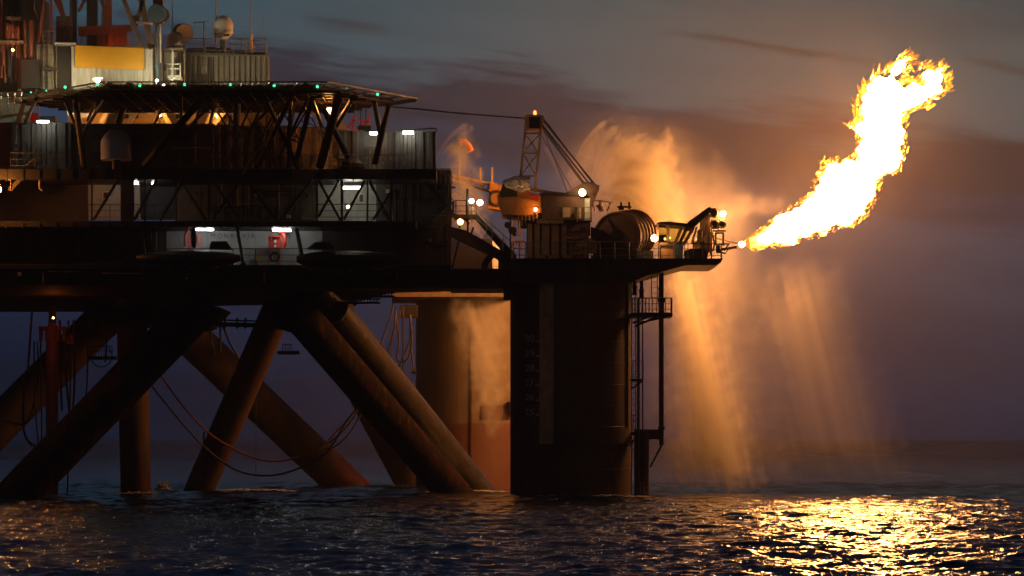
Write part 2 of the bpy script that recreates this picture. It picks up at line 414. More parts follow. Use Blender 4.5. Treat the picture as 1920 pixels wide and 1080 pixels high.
# machinery house
t = thing('machinery_house', P(1050,486,222), 'ribbed rusty machinery house on the crane deck', 'machine house')
MB().bpx(988,417,1104,486,221.3,5).build('wall', paint('mach_brown',(.16,.08,.045),.6,rust=.3), t)
for x,w in ((990,8),(1002,10),(1016,14),(1034,14),(1053,9)): MB().bpx(x,420,x+w,478,221.15,.147).build('panel', paint('mach_panel',(.40,.22,.12),.6,rust=.3), t)
for x,w in ((989,10),(1003,20),(1028,20),(1055,19),(1083,16),(1108,18)): MB().bpx(x,478.5,x+w,486,220.9,.3).build('plinth', paint('mach_panel',(.36,.19,.10),.6), t)
MB().bpx(986,413,1108,417,221.0,5.6).build('roof', steelM, t)
t = thing('winch_house', P(1060,413,222), 'dark upper cabin standing on the machinery house below the lit lamp', 'cabin')
MB().bpx(1016,366,1096,413,221.8,4).build('wall', paint('mach_dark',(.12,.06,.035),.6,rust=.3), t)
MB().bpx(1012,362,1112,366,221.6,4.5).build('roof', steelM, t)
MB().bpx(1096.3,371,1106,411,221.9,.3).build('door', whiteM, t)
MB().bpx(1006,409.5,1056,419,220.95,.15).build('fascia', colS, t)
MB().cyl(P(1084,411,221.5),P(1084,388,221.5),m(6,221),n=12).build('vent_drum', colS, t)
MB().bpx(1054,389,1070,407,221.72,.077).build('louvre', colS, t)
MB().bpx(1106.2,366,1109,414,221.9,.3).build('corner_post', colS, t)
railing([(1001,417),(1109,417)],220.9,'railing in front of the upper winch cabin',h=1.05,step=.9)
railing([(960,486,219.9),(1290,486,219.9)],219.9,'long railing along the front edge of the crane deck',h=1.18,step=.98)
# gear guards
for k,(poly,cs,lab) in enumerate((([(1062,448),(1064,436),(1080,422),(1094,418),(1107,421),(1107,443),(1080,448)],[(1069,438,4.5),(1081,435,3),(1094,432,5)],'upper gear guard plate with round holes'),
      ([(1075,477),(1075,462),(1088,452),(1106,446),(1119,453),(1119,475)],[(1081,467,4.5),(1094,465,3),(1108,462,5.5)],'lower gear guard plate with round holes'))):
    t = thing('gear_guard', P(1090,470,220.6), lab, 'machine guard', 'gear guards beside the drum')
    MB().prism(poly, 220.6, .25).build('plate', paint('guard',(.45,.25,.13),.6,rust=.3), t)
    for x,y,r in cs: MB().torus(P(x,y,220.58), m(r,220), .03, (0,1,0), 16, 5).build('hole_ring', darkM, t)
tag(MB().prism([(1108,425),(1130,432),(1175,462),(1195,470),(1195,486),(1120,486),(1108,470)], 220.9, .9).build('belt_cover', hullM), 'dark sloping cover in front of the big ribbed drum', 'machine guard')
# drum
t = thing('winch_drum', P(1170,486,223), 'large ribbed drum with five raised rings on the crane deck', 'drum')
A = P(1158,443,221.6); B = P(1187,438,226.0); ax = (B-A).normalized(); rr = m(43,222)
MB().cyl(A, B, rr, n=48).build('drum_body', paint('drum',(.15,.07,.04),.55,rust=.35), t)
for k in range(6):
    c = A.lerp(B, k/5); MB().torus(c, rr+.05, .075, ax, 48, 6).build('ring', paint('drum_ring',(.2,.10,.05),.45,rust=.2), t)
MB().cyl(A-ax*.12, A-ax*.02, .5, n=20).build('hub', steelM, t); MB().bpx(1130,470,1225,486,222,3.4).build('cradle', steelM, t)
for a in range(4): MB().bar(A-ax*.05, A-ax*.05+Vector((math.cos(a*1.57+.5)*rr*.95,0,math.sin(a*1.57+.5)*rr*.95)), .1).build('spoke', steelM, t)
t = thing('pipe_manifold', P(1175,400,224), 'small valve manifold on top of the big drum', 'valves')
b = MB(); b.cyl(P(1158,388,223),P(1184,388,223),.07); t2 = b.build('pipe', steelM, t)
for x in (1165,1180): MB().cyl(P(x,392,223),P(x,379,223),.09).build('valve', steelM, t)
MB().bpx(1160,386,1170,393,222.8,.5).build('body', steelM, t)
t = thing('pipe_rack', P(1130,385,226), 'cluster of lit pipes and rails behind the upper cabin', 'pipework')
for i in range(7):
    x = 1116+random.random()*26; MB().cyl(P(x,396,226),P(x+random.uniform(-8,8),374+random.random()*12,226),.05,n=6).build('pipe', burnM, t)
MB().cyl(P(1113,375,226),P(1143,379,226),.045,n=6).build('top_rail', burnM, t); MB().cyl(P(1143,379,226),P(1143,390,226),.045,n=6).build('post', burnM, t)

# crane
cr = thing('deck_crane', P(990,405,224), 'orange deck crane with lattice mast and red beacon above the column', 'crane')
b = MB()
Lg = [((964,408),(977,330),(988,215)), ((1000,360),(1004,340),(1018,215))]
for d in (0, 1.3):
    b.bar(P(974,350,223.5+d*1.2),P(987.5,216,223.5+d),.17); b.bar(P(1003,358,223.5+d*1.2),P(1017,216,223.5+d),.17)
    for y in (250,287,330):
        f = (y-216)/134; b.bar(P(987.5-13.5*f,y,223.5+d),P(1017-14*f,y,223.5+d),.12)
    for y0,y1 in ((250,287),(287,330)):
        f0,f1 = (y0-216)/134,(y1-216)/134
        b.bar(P(987.5-13.5*f0,y0,223.5+d),P(1017-14*f1,y1,223.5+d),.09); b.bar(P(1017-14*f0,y0,223.5+d),P(987.5-13.5*f1,y1,223.5+d),.09)
for y in (250,287,330):
    f = (y-216)/134
    for x in (987.5-13.5*f, 1017-14*f): b.bar(P(x,y,223.5),P(x,y,224.8),.09)
b.build('lattice_mast', mastM, cr)
hd = MB().prism([(986,214),(1020,216),(1018,242),(986,242)],223.3,1.6).build('mast_head', mastM, cr)
MB().cyl(P(1003,229,223.25),P(1003,229,223.2),m(9,223),n=16).build('sheave', darkM, cr); MB().bpx(992,219,1013,240,223.2,.08).build('sheave_box', darkM, cr)
bk = MB().lathe(P(1003,211,224), [(.1,-.15),(.11,0),(.08,.1),(.02,.14)], 10).build('beacon_lamp', redL, cr)
MB().prism([(933,371),(970,369),(970,353),(1016,366),(1016,398),(990,404),(945,403),(938,390)],222.6,3.2).build('cab_body', orangeM, cr)
MB().prism([(943,343),(958,351),(970,357),(970,368),(934,370.5)],222.75,2.6).build('cab_window', paint('dark_glass',(.10,.09,.03),.15,var=.1,bump=0), cr)
# tarpaulin: crumpled cover
tb = MB(); pts = []; nx, ny = 14, 12
for s_ in (0,1):
    for j in range(ny):
        for i in range(nx):
            u = i/(nx-1); v = j/(ny-1)
            x = 942+u*(994-942)+ (1-v)*0 + (v*6 if u < .3 else 0); yt = 340-10*math.sin(min(1,u*1.7)*1.57); yb = 352+u*12-(0 if u < .8 else 6)
            y = yt+(yb-yt)*v; q = P(x,y,222.5+s_*2.9); n_ = noise.noise(Vector((u*7,v*6,s_*5)))
            q.y += (-.25-.45*math.sin(v*3.14)+n_*.22)*(1 if s_ == 0 else -1); q.z += n_*.10; pts.append(q)
fs = []
for s_ in (0,1):
    o = s_*nx*ny
    for j in range(ny-1):
        for i in range(nx-1):
            a = o+j*nx+i; f = (a,a+nx,a+nx+1,a+1); fs.append(f if s_ == 0 else f[::-1])
M_ = nx*ny
for i in range(nx-1): fs += [(i,i+1,i+1+M_,i+M_),(M_-nx+i,2*M_-nx+i,2*M_-nx+i+1,M_-nx+i+1)]
for j in range(ny-1): fs += [(j*nx,j*nx+M_,(j+1)*nx+M_,(j+1)*nx),(j*nx+nx-1,(j+1)*nx+nx-1,(j+1)*nx+nx-1+M_,j*nx+nx-1+M_)]
tb.add(pts, fs); o = tb.build('tarpaulin', tarpM); tag(o,'pale crumpled tarpaulin wrapped over the crane cab roof','tarpaulin')
b = MB(); b.bar(P(972,402,222.4),P(972,352,222.4),.08); b.bar(P(1012,398,222.4),P(1012,366,222.4),.08)
for y in (356,372,386): b.bar(P(972,y+2,222.4),P(1012,y+8,222.4),.06)
b.build('cab_frame', mastM, cr)
MB().bpx(994,366,1014,374,222.5,.1).build('red_panel', redP, cr)
MB().prism([(992,350),(1030,358),(1064,362),(1064,366),(992,357)],223,.6).build('boom_root', mastM, cr)
MB().prism([(940,404),(1016,404),(1000,411),(950,407)],222.9,2.6).build('slew_base', steelM, cr)
MB().cyl(P(1000,428,224.5),P(1000,404,224.5),.9,n=20).build('pedestal', steelM, cr)
b = MB()
for i in range(6): x = 972+i*7; b.bar(P(x,424,222.3),P(x,398,222.3),.07)
b.build('cab_ladder', mastM, cr)
b = MB()
for q in (((940,371),(934,360)),((933,371),(936,345))): b.bar(P(*q[0],222.55),P(*q[1],222.55),.06)
for y in (378,): b.bar(P(934,y,222.56),P(970,y-1,222.56),.05)
b.build('cab_trim', mastM, cr)
flood(1004,393,221.9,3.2,'orange lamp under the crane cab beside its pedestal',glow('sodium_dim',(1.0,.36,.07),70),False)
for i,(a,c,r) in enumerate((((1018,226),(1117,347),.045),((1017,234),(1106,346),.05),((1019,222),(1112,344),.045),((1016,240),(1097,350),.035),((1018,238),(1100,349),.045),((1016,236),(1063,358),.02),((1008,240),(1075,360),.02),((1019,224),(1115,346),.04))):
    cable([P(*a,223.6+i*.12),P(*c,223.2+i*.1)], 'stay wires running from the mast head down to the boom foot', r, ropeM, 'stay wires of the crane mast', sub=2)
cable([P(735,200,218),P(860,212,221),P(984,222,223.6)],'long stay wire from the mast head to the helideck',.045,ropeM,'long wires over the gap')
cable([P(735,200,218),P(800,205,219.5),P(870,214.5,221.5)],'thin second wire beside the long stay wire at the helideck',.02,ropeM,'long wires over the gap')
cable([P(984,222,223.6),P(978,221,223.5),P(972,221,223.4)],'stubby shackle link at the mast head end of the stay wire',.08,mastM,'long wires over the gap',sub=2,name='shackle',cat='shackle')
t = thing('boom_foot', P(1095,390,223), 'dark wedge shaped boom foot standing on the upper cabin', 'crane part')
MB().prism([(1062,360),(1086,347),(1096,343),(1112,345),(1124,347),(1123,357),(1115,375),(1110,392),(1107,392),(1106,368),(1098,364)],221.7,2.6).build('wedge', paint('wedge',(.07,.035,.02),.5,rust=.3), t)
MB().bpx(1092,341,1111,345.5,221.6,2.8).build('cap', steelM, t)

# control cabin
t = thing('control_cabin', P(1260,484,222), 'small control cabin with slanted windows and orange lower wall near the flare', 'cabin')
MB().bpx(1240,457,1264.5,485,221.4,2.6).build('orange_panel', paint('cab_orange',(.55,.24,.07),.5,rust=.15), t)
MB().bpx(1264.7,457,1281,485,221.2,2.8).build('blue_panel', cabinB, t)
MB().prism([(1232,418),(1238,416),(1255,415),(1280,418),(1303,421),(1299,428),(1280,424),(1232,420)],221.0,3.2).build('roof', steelM, t)
b = MB()
for a,c,w in (((1233,420),(1233,456),.14),((1252,421),(1253,457),.2),((1279,423),(1266,457),.28),((1301,426),(1281,460),.22),((1289,425),(1274,457),.10),((1254,421),(1278,422),.1),((1238,457),(1282,457),.12)): MB().bar(P(*a,221.3),P(*c,221.3),w,.22).build('window_post', paint('frame_brown',(.30,.16,.09),.5), t)
for a,c,w in (((1233,420),(1233,456),.14),((1252,421),(1253,457),.1),((1301,426),(1281,460),.2)): MB().bar(P(*a,223.8),P(*c,223.8),w,.16).build('window_post', paint('frame_brown',(.30,.16,.09),.5), t)
gm = bpy.data.materials.new('window_glass'); tt,N,L = nt(gm); pb = N['Principled BSDF']; N.remove(pb); g1 = N.new('ShaderNodeBsdfTransparent'); g1.inputs[0].default_value = (.75,.78,.5,1); g2 = N.new('ShaderNodeBsdfGlossy'); g2.inputs['Roughness'].default_value = .05; mx = N.new('ShaderNodeMixShader'); mx.inputs[0].default_value = .08
L.new(g1.outputs[0],mx.inputs[1]); L.new(g2.outputs[0],mx.inputs[2]); L.new(mx.outputs[0],N['Material Output'].inputs[0])
MB().bpx(1234,421,1251,456,221.34,.03).build('window_pane', gm, t)
MB().prism([(1254,422),(1277,423),(1265,456),(1254,456)],221.34,.03).build('window_pane', gm, t)
MB().prism([(1281,425),(1299,427),(1280,456),(1268,456)],221.34,.03).build('window_pane', gm, t)
b = MB(); b.lathe(P(1247,448,222.4),[(.02,-.09),(.09,0),(.02,.09)],10); b.build('inner_lamp', glow('cab_lamp',(1,.6,.2),9), t)
MB().lathe(P(1256,446,222.4),[(.02,-.08),(.07,0),(.02,.08)],10).build('inner_lamp', glow('cab_lamp',(1,.6,.2),9), t)
MB().bpx(1236,440,1250,457,223.2,.3).build('console', oliveM, t)
t = thing('knuckle_arm', P(1297,424,222), 'thick dark arm rising to the right from the control cabin roof', 'boom')
MB().prism([(1289,417),(1327,389),(1332,387.5),(1334.5,391),(1332,397),(1300,428),(1291,433)],221.8,.8).build('arm', paint('arm',(.07,.055,.055),.5), t)
MB().cyl(P(1302,421,221.7),P(1302,421,222.7),.12).build('pin', steelM, t)
flood(1227,447,220.9,6.2,'round white hot lamp left of the control cabin',sodW)
flood(1092,361,221.2,6.4,'bright round lamp on the dark wedge above the cabin',sodW)

# flare burner
t = thing('flare_burner', P(1335,486,223), 'flare burner frame with round burner heads at the end of the deck', 'burner')
for x,y,rx in ((1338,399,8),(1340,421,7.5),(1354,421,6.5)):
    MB().torus(P(x,y,222.5), m(rx,222), .06, (.25,1,0), 20, 6).build('head_rim', burnM, t)
    MB().cyl(P(x,y,222.55), P(x,y,222.9), m(rx-.5,222), n=20).build('burner_head', hullM, t)
    b = MB()
    for k in range(12):
        a = k*math.pi/6; c = P(x,y,222.45)+Vector((math.cos(a)*m(rx,222),0,math.sin(a)*m(rx,222))); b.cyl(c, c+Vector((0,-.12,0)), .035, n=6)
    b.build('nozzles', burnM, t)
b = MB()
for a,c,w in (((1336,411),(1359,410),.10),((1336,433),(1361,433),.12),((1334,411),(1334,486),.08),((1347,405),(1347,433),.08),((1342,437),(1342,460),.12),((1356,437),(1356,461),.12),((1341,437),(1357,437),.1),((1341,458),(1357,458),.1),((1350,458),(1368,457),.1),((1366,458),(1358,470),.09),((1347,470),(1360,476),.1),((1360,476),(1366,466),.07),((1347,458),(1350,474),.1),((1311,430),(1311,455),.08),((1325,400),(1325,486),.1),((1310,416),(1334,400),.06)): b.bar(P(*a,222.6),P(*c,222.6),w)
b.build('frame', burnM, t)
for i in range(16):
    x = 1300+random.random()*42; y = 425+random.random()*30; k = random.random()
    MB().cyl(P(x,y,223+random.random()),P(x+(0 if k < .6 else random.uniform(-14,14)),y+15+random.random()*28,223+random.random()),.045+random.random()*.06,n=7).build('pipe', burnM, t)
MB().prism([(1312,412),(1322,403),(1332,397),(1332,470),(1322,486),(1312,470)],223.6,.12).build('heat_shield', paint('shield',(.34,.22,.13),.5,rust=.4), t)
MB().prism([(1284,470),(1296,466),(1320,466),(1328,474),(1326,486),(1284,486)],221.2,1.2).build('deck_skid', hullM, t)
MB().cyl(P(1350,468,222.6),P(1381,463.5,222.9),m(2.6,222),n=12).build('flare_pipe', mastM, t)
MB().cyl(P(1343,447,222.6),P(1386,457.5,222.9),.03,n=6).build('pilot_rod', redP, t)
MB().bpx(1343,460,1350,474,221.0,.4).build('blue_box', cabinB, t)
railing([(1283,486,220.1),(1352,486,220.1),(1353,486,227)],220.1,'railing round the outer end of the deck below the burner',h=1.05,step=.62,mat=steelM)
# ------------------------------------------------------------------ inflated bodies (flame and spray)
def inside(px, py, poly):
    x0 = np.array([p[0] for p in poly]); y0 = np.array([p[1] for p in poly]); x1 = np.roll(x0,-1); y1 = np.roll(y0,-1)
    ins = np.zeros(px.shape, bool); dist = np.full(px.shape, 1e9)
    for a,b,c,d in zip(x0,y0,x1,y1):
        cond = ((b > py) != (d > py)); xx = a+(py-b)*(c-a)/((d-b) if d != b else 1e-9); ins ^= cond & (px < xx)
        L2 = (c-a)**2+(d-b)**2+1e-9; t = np.clip(((px-a)*(c-a)+(py-b)*(d-b))/L2,0,1)
        dist = np.minimum(dist, np.hypot(px-a-t*(c-a), py-b-t*(d-b)))
    return ins, dist
def inflate(name, poly, Y, step, Rpx, power, warp, bump, seed=0, lean=0.0):
    xs = [p[0] for p in poly]; ys = [p[1] for p in poly]
    gx = np.arange(min(xs)-12, max(xs)+12, step); gy = np.arange(min(ys)-12, max(ys)+12, step)
    GX, GY = np.meshgrid(gx, gy); WX = GX.copy(); WY = GY.copy(); NB = np.zeros_like(GX)
    for idx in np.ndindex(GX.shape):
        x, y = GX[idx], GY[idx]
        if warp:
            a = noise.fractal(Vector((x*.045,y*.045,seed)),.8,2.1,4); c = noise.fractal(Vector((x*.045,y*.045,seed+9)),.8,2.1,4)
            WX[idx] = x+a*warp; WY[idx] = y+c*warp
        if bump: NB[idx] = noise.fractal(Vector((x*.06,y*.06,seed+20)),.7,2.1,4)
    ins, d = inside(WX, WY, poly)
    if lean:
        ins &= (d > 3.2*np.clip((GX-1400)/40,0,1)); top = np.clip((300-GY)/130, 0, 1); ins &= ~((NB*1.6 > .62-.35*top+d*.03) & (top > .05))
    prof = (1-np.clip(1-d/Rpx,0,1)**2)**power if power < 1.5 else np.clip(d/Rpx,0,1)**power*1.0
    Rr = np.where(ins, Rpx*prof, 0)*(1+bump*NB)
    ids = -np.ones(GX.shape, int); V = []; H = []; k = 0
    for idx in np.ndindex(GX.shape):
        if ins[idx]: ids[idx] = k; k += 1
    order = np.argwhere(ins)
    V = np.zeros((2*k,3)); 
    for n_,(i,j) in enumerate(order):
        p = P(GX[i,j], GY[i,j], Y+lean*(GX[i,j]-xs[0])); r = max(.02, m(Rr[i,j], Y)); off = 0
        V[n_] = (p.x, p.y-r, p.z); V[n_+k] = (p.x, p.y+r, p.z); H.append(d[i,j])
    fs = []; E = {}
    for i in range(GX.shape[0]-1):
        for j in range(GX.shape[1]-1):
            q = [ids[i,j],ids[i,j+1],ids[i+1,j+1],ids[i+1,j]]
            n_in = [t for t in q if t >= 0]
            if len(n_in) == 4: fs.append(tuple(q))
            elif len(n_in) == 3: fs.append(tuple(n_in))
    out = []
    for f in fs:
        out.append(tuple(reversed(f))); out.append(tuple(t+k for t in f))
        for a in range(len(f)):
            e = (f[a], f[(a+1)%len(f)]); kk = tuple(sorted(e)); E.setdefault(kk, []).append(e)
    for kk, l in E.items():
        if len(l) == 1: a, c = l[0]; out.append((a, c, c+k, a+k))
    return V, out, np.array(H+H)

FLY = 225.5; LEAN = .065
flame_poly = [(1388,459),(1400,448),(1420,432),(1440,418),(1462,400),(1490,385),(1512,372),(1527,360),(1524,345),(1532,330),(1545,322),(1540,306),(1570,302),(1600,299),(1607,285),(1612,262),(1606,250),(1592,238),(1604,230),(1616,222),(1603,207),(1613,190),(1614,175),(1626,158),(1643,142),(1666,130),(1680,114),(1697,104),(1707,110),(1698,126),(1688,145),(1694,156),(1712,150),(1722,158),(1730,150),(1722,135),(1730,122),(1740,132),(1760,123),(1768,138),(1774,152),(1772,172),(1755,184),(1740,188),(1736,200),(1720,202),(1704,212),(1692,222),(1696,240),(1697,260),(1696,285),(1690,305),(1683,322),(1668,326),(1652,330),(1646,345),(1642,365),(1634,385),(1625,402),(1612,415),(1598,424),(1582,426),(1566,430),(1545,440),(1520,445),(1499,454),(1470,461),(1450,462),(1430,466),(1412,471),(1404,464)]
V, FS, H = inflate('flame', flame_poly, FLY, 2.2, 34, .5, 9, .35, 3, LEAN)
heat = np.clip(H/11, 0, 1)*.9+.1
# the jet near the nozzle is cooler and yellower
px_ = V[:,0]/(V[:,1])*F+960
heat *= np.clip((px_-1385)/110, .0, 1)*.7+.3
b = MB(); b.v = [Vector(v) for v in V]; b.f = FS; hv = list(heat)
def lick(c, d, L, w, h):
    d = d.normalized(); x = d.cross(Vector((0,1,0))).normalized(); y = Vector((0,1,0)); vs = []
    pr = ((0,.03),(.22,.8),(.45,1),(.72,.6),(1,.03)); n = 6; ph = random.random()*6
    for t_, r_ in pr:
        o = c+d*L*t_+x*math.sin(t_*4+ph)*w*.5
        for i in range(n): a = 2*math.pi*i/n; vs.append(o+(x*math.cos(a)+y*math.sin(a))*w*r_)
    fs = [(k*n+i,k*n+(i+1)%n,(k+1)*n+(i+1)%n,(k+1)*n+i) for k in range(4) for i in range(n)]
    b.add(vs, fs); hv.extend([h*(1-.5*q//n/4) for q in range(len(vs))])
poly = flame_poly; n = len(poly); cl = [(1388,459),(1450,440),(1530,405),(1590,360),(1635,300),(1650,240),(1660,190),(1690,160),(1740,150),(1760,140)]
def flow(x, y):
    bi = min(range(len(cl)-1), key=lambda i: (cl[i][0]+cl[i+1][0]-2*x)**2+(cl[i][1]+cl[i+1][1]-2*y)**2)
    return Vector((cl[bi+1][0]-cl[bi][0], 0, -(cl[bi+1][1]-cl[bi][1]))).normalized()
for k in range(1300):
    i = random.randrange(n); t_ = random.random(); a, c = poly[i], poly[(i+1)%n]
    x = a[0]+(c[0]-a[0])*t_; y = a[1]+(c[1]-a[1])*t_
    e = Vector((c[0]-a[0],0,-(c[1]-a[1]))).normalized(); nrm = Vector((e.z,0,-e.x))
    nrm = -nrm if False else nrm
    up = min(1, max(0,(x-1400)/120)); sz = .35+.65*up
    top = 1 if y < 240 else .55
    px2 = x+random.gauss(0,2.2*up+.8); py2 = y+random.gauss(0,2.2*up+.8)
    d = flow(x,y)+Vector((random.gauss(0,.35),random.gauss(0,.3),random.gauss(0,.35)+.25))
    L = m(random.uniform(4,26)*sz*top, FLY); w = L*random.uniform(.06,.15)
    lick(P(px2,py2,FLY+LEAN*(px2-1388)+random.gauss(0,.5)), d, L, w, random.uniform(.05,.55))
me = bpy.data.meshes.new('gas_flame'); base = P(1388,459,FLY)
me.from_pydata([tuple(v-base) for v in b.v], [], b.f); at = me.attributes.new('hotness','FLOAT','POINT'); at.data.foreach_set('value', np.array(hv[:len(b.v)],dtype=np.float32))
me.polygons.foreach_set('use_smooth',[True]*len(me.polygons)); me.update()
fm = bpy.data.materials.new('flame'); t,N,L = nt(fm); N.remove(N['Principled BSDF'])
an = N.new('ShaderNodeAttribute'); an.attribute_name = 'hotness'
tc = N.new('ShaderNodeTexCoord'); nz = N.new('ShaderNodeTexNoise'); nz.inputs['Scale'].default_value = 2.6; nz.inputs['Detail'].default_value = 6; L.new(tc.outputs['Object'],nz.inputs[0])
ad = N.new('ShaderNodeMath'); ad.operation = 'MULTIPLY_ADD'; ad.inputs[1].default_value = .9; L.new(nz.outputs['Fac'],ad.inputs[0]); 
sb = N.new('ShaderNodeMath'); sb.operation = 'SUBTRACT'; sb.inputs[1].default_value = .45; L.new(an.outputs['Fac'],sb.inputs[0]); L.new(sb.outputs[0],ad.inputs[2])
cr_ = N.new('ShaderNodeValToRGB'); L.new(ad.outputs[0],cr_.inputs[0]); e = cr_.color_ramp.elements
e[0].position = 0; e[0].color = (.005,.0009,.00003,1); e[1].position = 1; e[1].color = (1,.40,.11,1)
for p_,c_ in ((.2,(.012,.0030,.00012,1)),(.38,(.030,.011,.0006,1)),(.55,(.10,.045,.006,1)),(.75,(.8,.31,.07,1))):
    q = e.new(p_); q.color = c_
em = N.new('ShaderNodeEmission'); em.inputs[1].default_value = 135; L.new(cr_.outputs[0],em.inputs[0])
tr = N.new('ShaderNodeBsdfTransparent'); mx = N.new('ShaderNodeMixShader'); mr = N.new('ShaderNodeMapRange'); mr.inputs[1].default_value = .02; mr.inputs[2].default_value = .5; L.new(ad.outputs[0],mr.inputs[0])
L.new(mr.outputs[0],mx.inputs[0]); L.new(tr.outputs[0],mx.inputs[1]); L.new(em.outputs[0],mx.inputs[2]); L.new(mx.outputs[0],N['Material Output'].inputs[0])
me.materials.append(fm); o = bpy.data.objects.new('gas_flame', me); COL.objects.link(o); o.location = base
tag(o,'huge white hot gas flame bending up to the right from the flare pipe','flame','flames of the flare')
b = MB()
hv = []
for i in range(14): lick(P(1350+random.random()*3,405-random.random()*5,222.3), Vector((1,random.gauss(0,.3),random.random()*.6)), m(random.uniform(5,11),222), m(random.uniform(1.2,2.4),222), .8)
o = b.build('gas_flame', glow('pilot_flame',(1.0,.45,.12),150)); tag(o,'small pilot flame on the topmost burner head','flame','flames of the flare')
o = MB().lathe(P(1391,458,223.2),[(.03,-.22),(.2,-.1),(.25,0),(.18,.12),(.03,.2)],12).build('gas_flame', glow('jet_root',(1.0,.62,.3),50)); tag(o,'tiny white ball of fire at the tip of the flare pipe','flame','flames of the flare')

# ------------------------------------------------------------------ spray
def spray_mat(name, dens, sx, sz, tilt, col=(.97,.86,.72), lo=.38, hi=.66, fan=False):
    mt = bpy.data.materials.new(name); t,N,L = nt(mt); N.remove(N['Principled BSDF'])
    v = N.new('ShaderNodeVolumePrincipled'); v.inputs['Color'].default_value = (*col,1); v.inputs['Anisotropy'].default_value = .05
    tc = N.new('ShaderNodeTexCoord'); mp = N.new('ShaderNodeMapping'); mp.vector_type = 'TEXTURE' if False else 'POINT'
    mp.inputs['Scale'].default_value = (sx,.2,sz)
    sh = N.new('ShaderNodeVectorMath'); sh.operation = 'DOT_PRODUCT'; sh.inputs[1].default_value = (1,0,math.tan(-tilt)); L.new(tc.outputs['Object'],sh.inputs[0])   # streaks lean with the wind
    ss = N.new('ShaderNodeSeparateXYZ'); L.new(tc.outputs['Object'],ss.inputs[0]); sc2 = N.new('ShaderNodeCombineXYZ'); L.new(sh.outputs['Value'],sc2.inputs[0]); L.new(ss.outputs[1],sc2.inputs[1]); L.new(ss.outputs[2],sc2.inputs[2])
    L.new(sc2.outputs[0],mp.inputs[0]); nz = N.new('ShaderNodeTexNoise'); nz.inputs['Scale'].default_value = 1; nz.inputs['Detail'].default_value = 3; nz.inputs['Roughness'].default_value = .55
    if fan:      # streaks follow the falling arcs of drops thrown from the nozzle
        def mm(op,*a):
            q = N.new('ShaderNodeMath'); q.operation = op
            for i,x in enumerate(a):
                if isinstance(x,(int,float)): q.inputs[i].default_value = x
                else: L.new(x,q.inputs[i])
            return q.outputs[0]
        sp = N.new('ShaderNodeSeparateXYZ'); L.new(tc.outputs['Object'],sp.inputs[0]); X_,Y_,Z_ = sp.outputs
        ang = mm('ARCTAN2',X_,mm('ADD',Z_,mm('MULTIPLY',mm('MULTIPLY',X_,mm('ABSOLUTE',X_)),.16)))
        ln = N.new('ShaderNodeVectorMath'); ln.operation = 'LENGTH'; L.new(tc.outputs['Object'],ln.inputs[0])
        cb = N.new('ShaderNodeCombineXYZ'); L.new(mm('MULTIPLY',ang,sx*8),cb.inputs[0]); L.new(mm('MULTIPLY',Y_,.25),cb.inputs[1]); L.new(mm('MULTIPLY',ln.outputs['Value'],.22),cb.inputs[2]); L.new(cb.outputs[0],nz.inputs[0])
    else: L.new(mp.outputs[0],nz.inputs[0])
    mr = N.new('ShaderNodeMapRange'); mr.inputs[1].default_value = lo; mr.inputs[2].default_value = hi; mr.inputs[3].default_value = dens*.42; mr.inputs[4].default_value = dens
    L.new(nz.outputs['Fac'],mr.inputs[0]); L.new(mr.outputs[0],v.inputs['Density']); L.new(v.outputs[0],N['Material Output'].inputs['Volume'])
    return mt
def spray(poly, Y, Rpx, label, dens, sx=.9, sz=.12, tilt=0, power=1.7, step=6, name='water_spray', nozzle=None):
    V, FS, H = inflate(name, poly, Y, step, Rpx, power, 16, .25, Y)
    b = MB(); b.v = [Vector(v) for v in V]; b.f = FS; b.smooth = True
    o = b.build(name, spray_mat('spray_%d' % len(bpy.data.materials), dens, sx, sz, tilt, fan=bool(nozzle)), loc=P(*nozzle,Y) if nozzle else None); tag(o, label, 'spray', 'sheets of cooling water spray', 'stuff'); return o
SPRAY = True
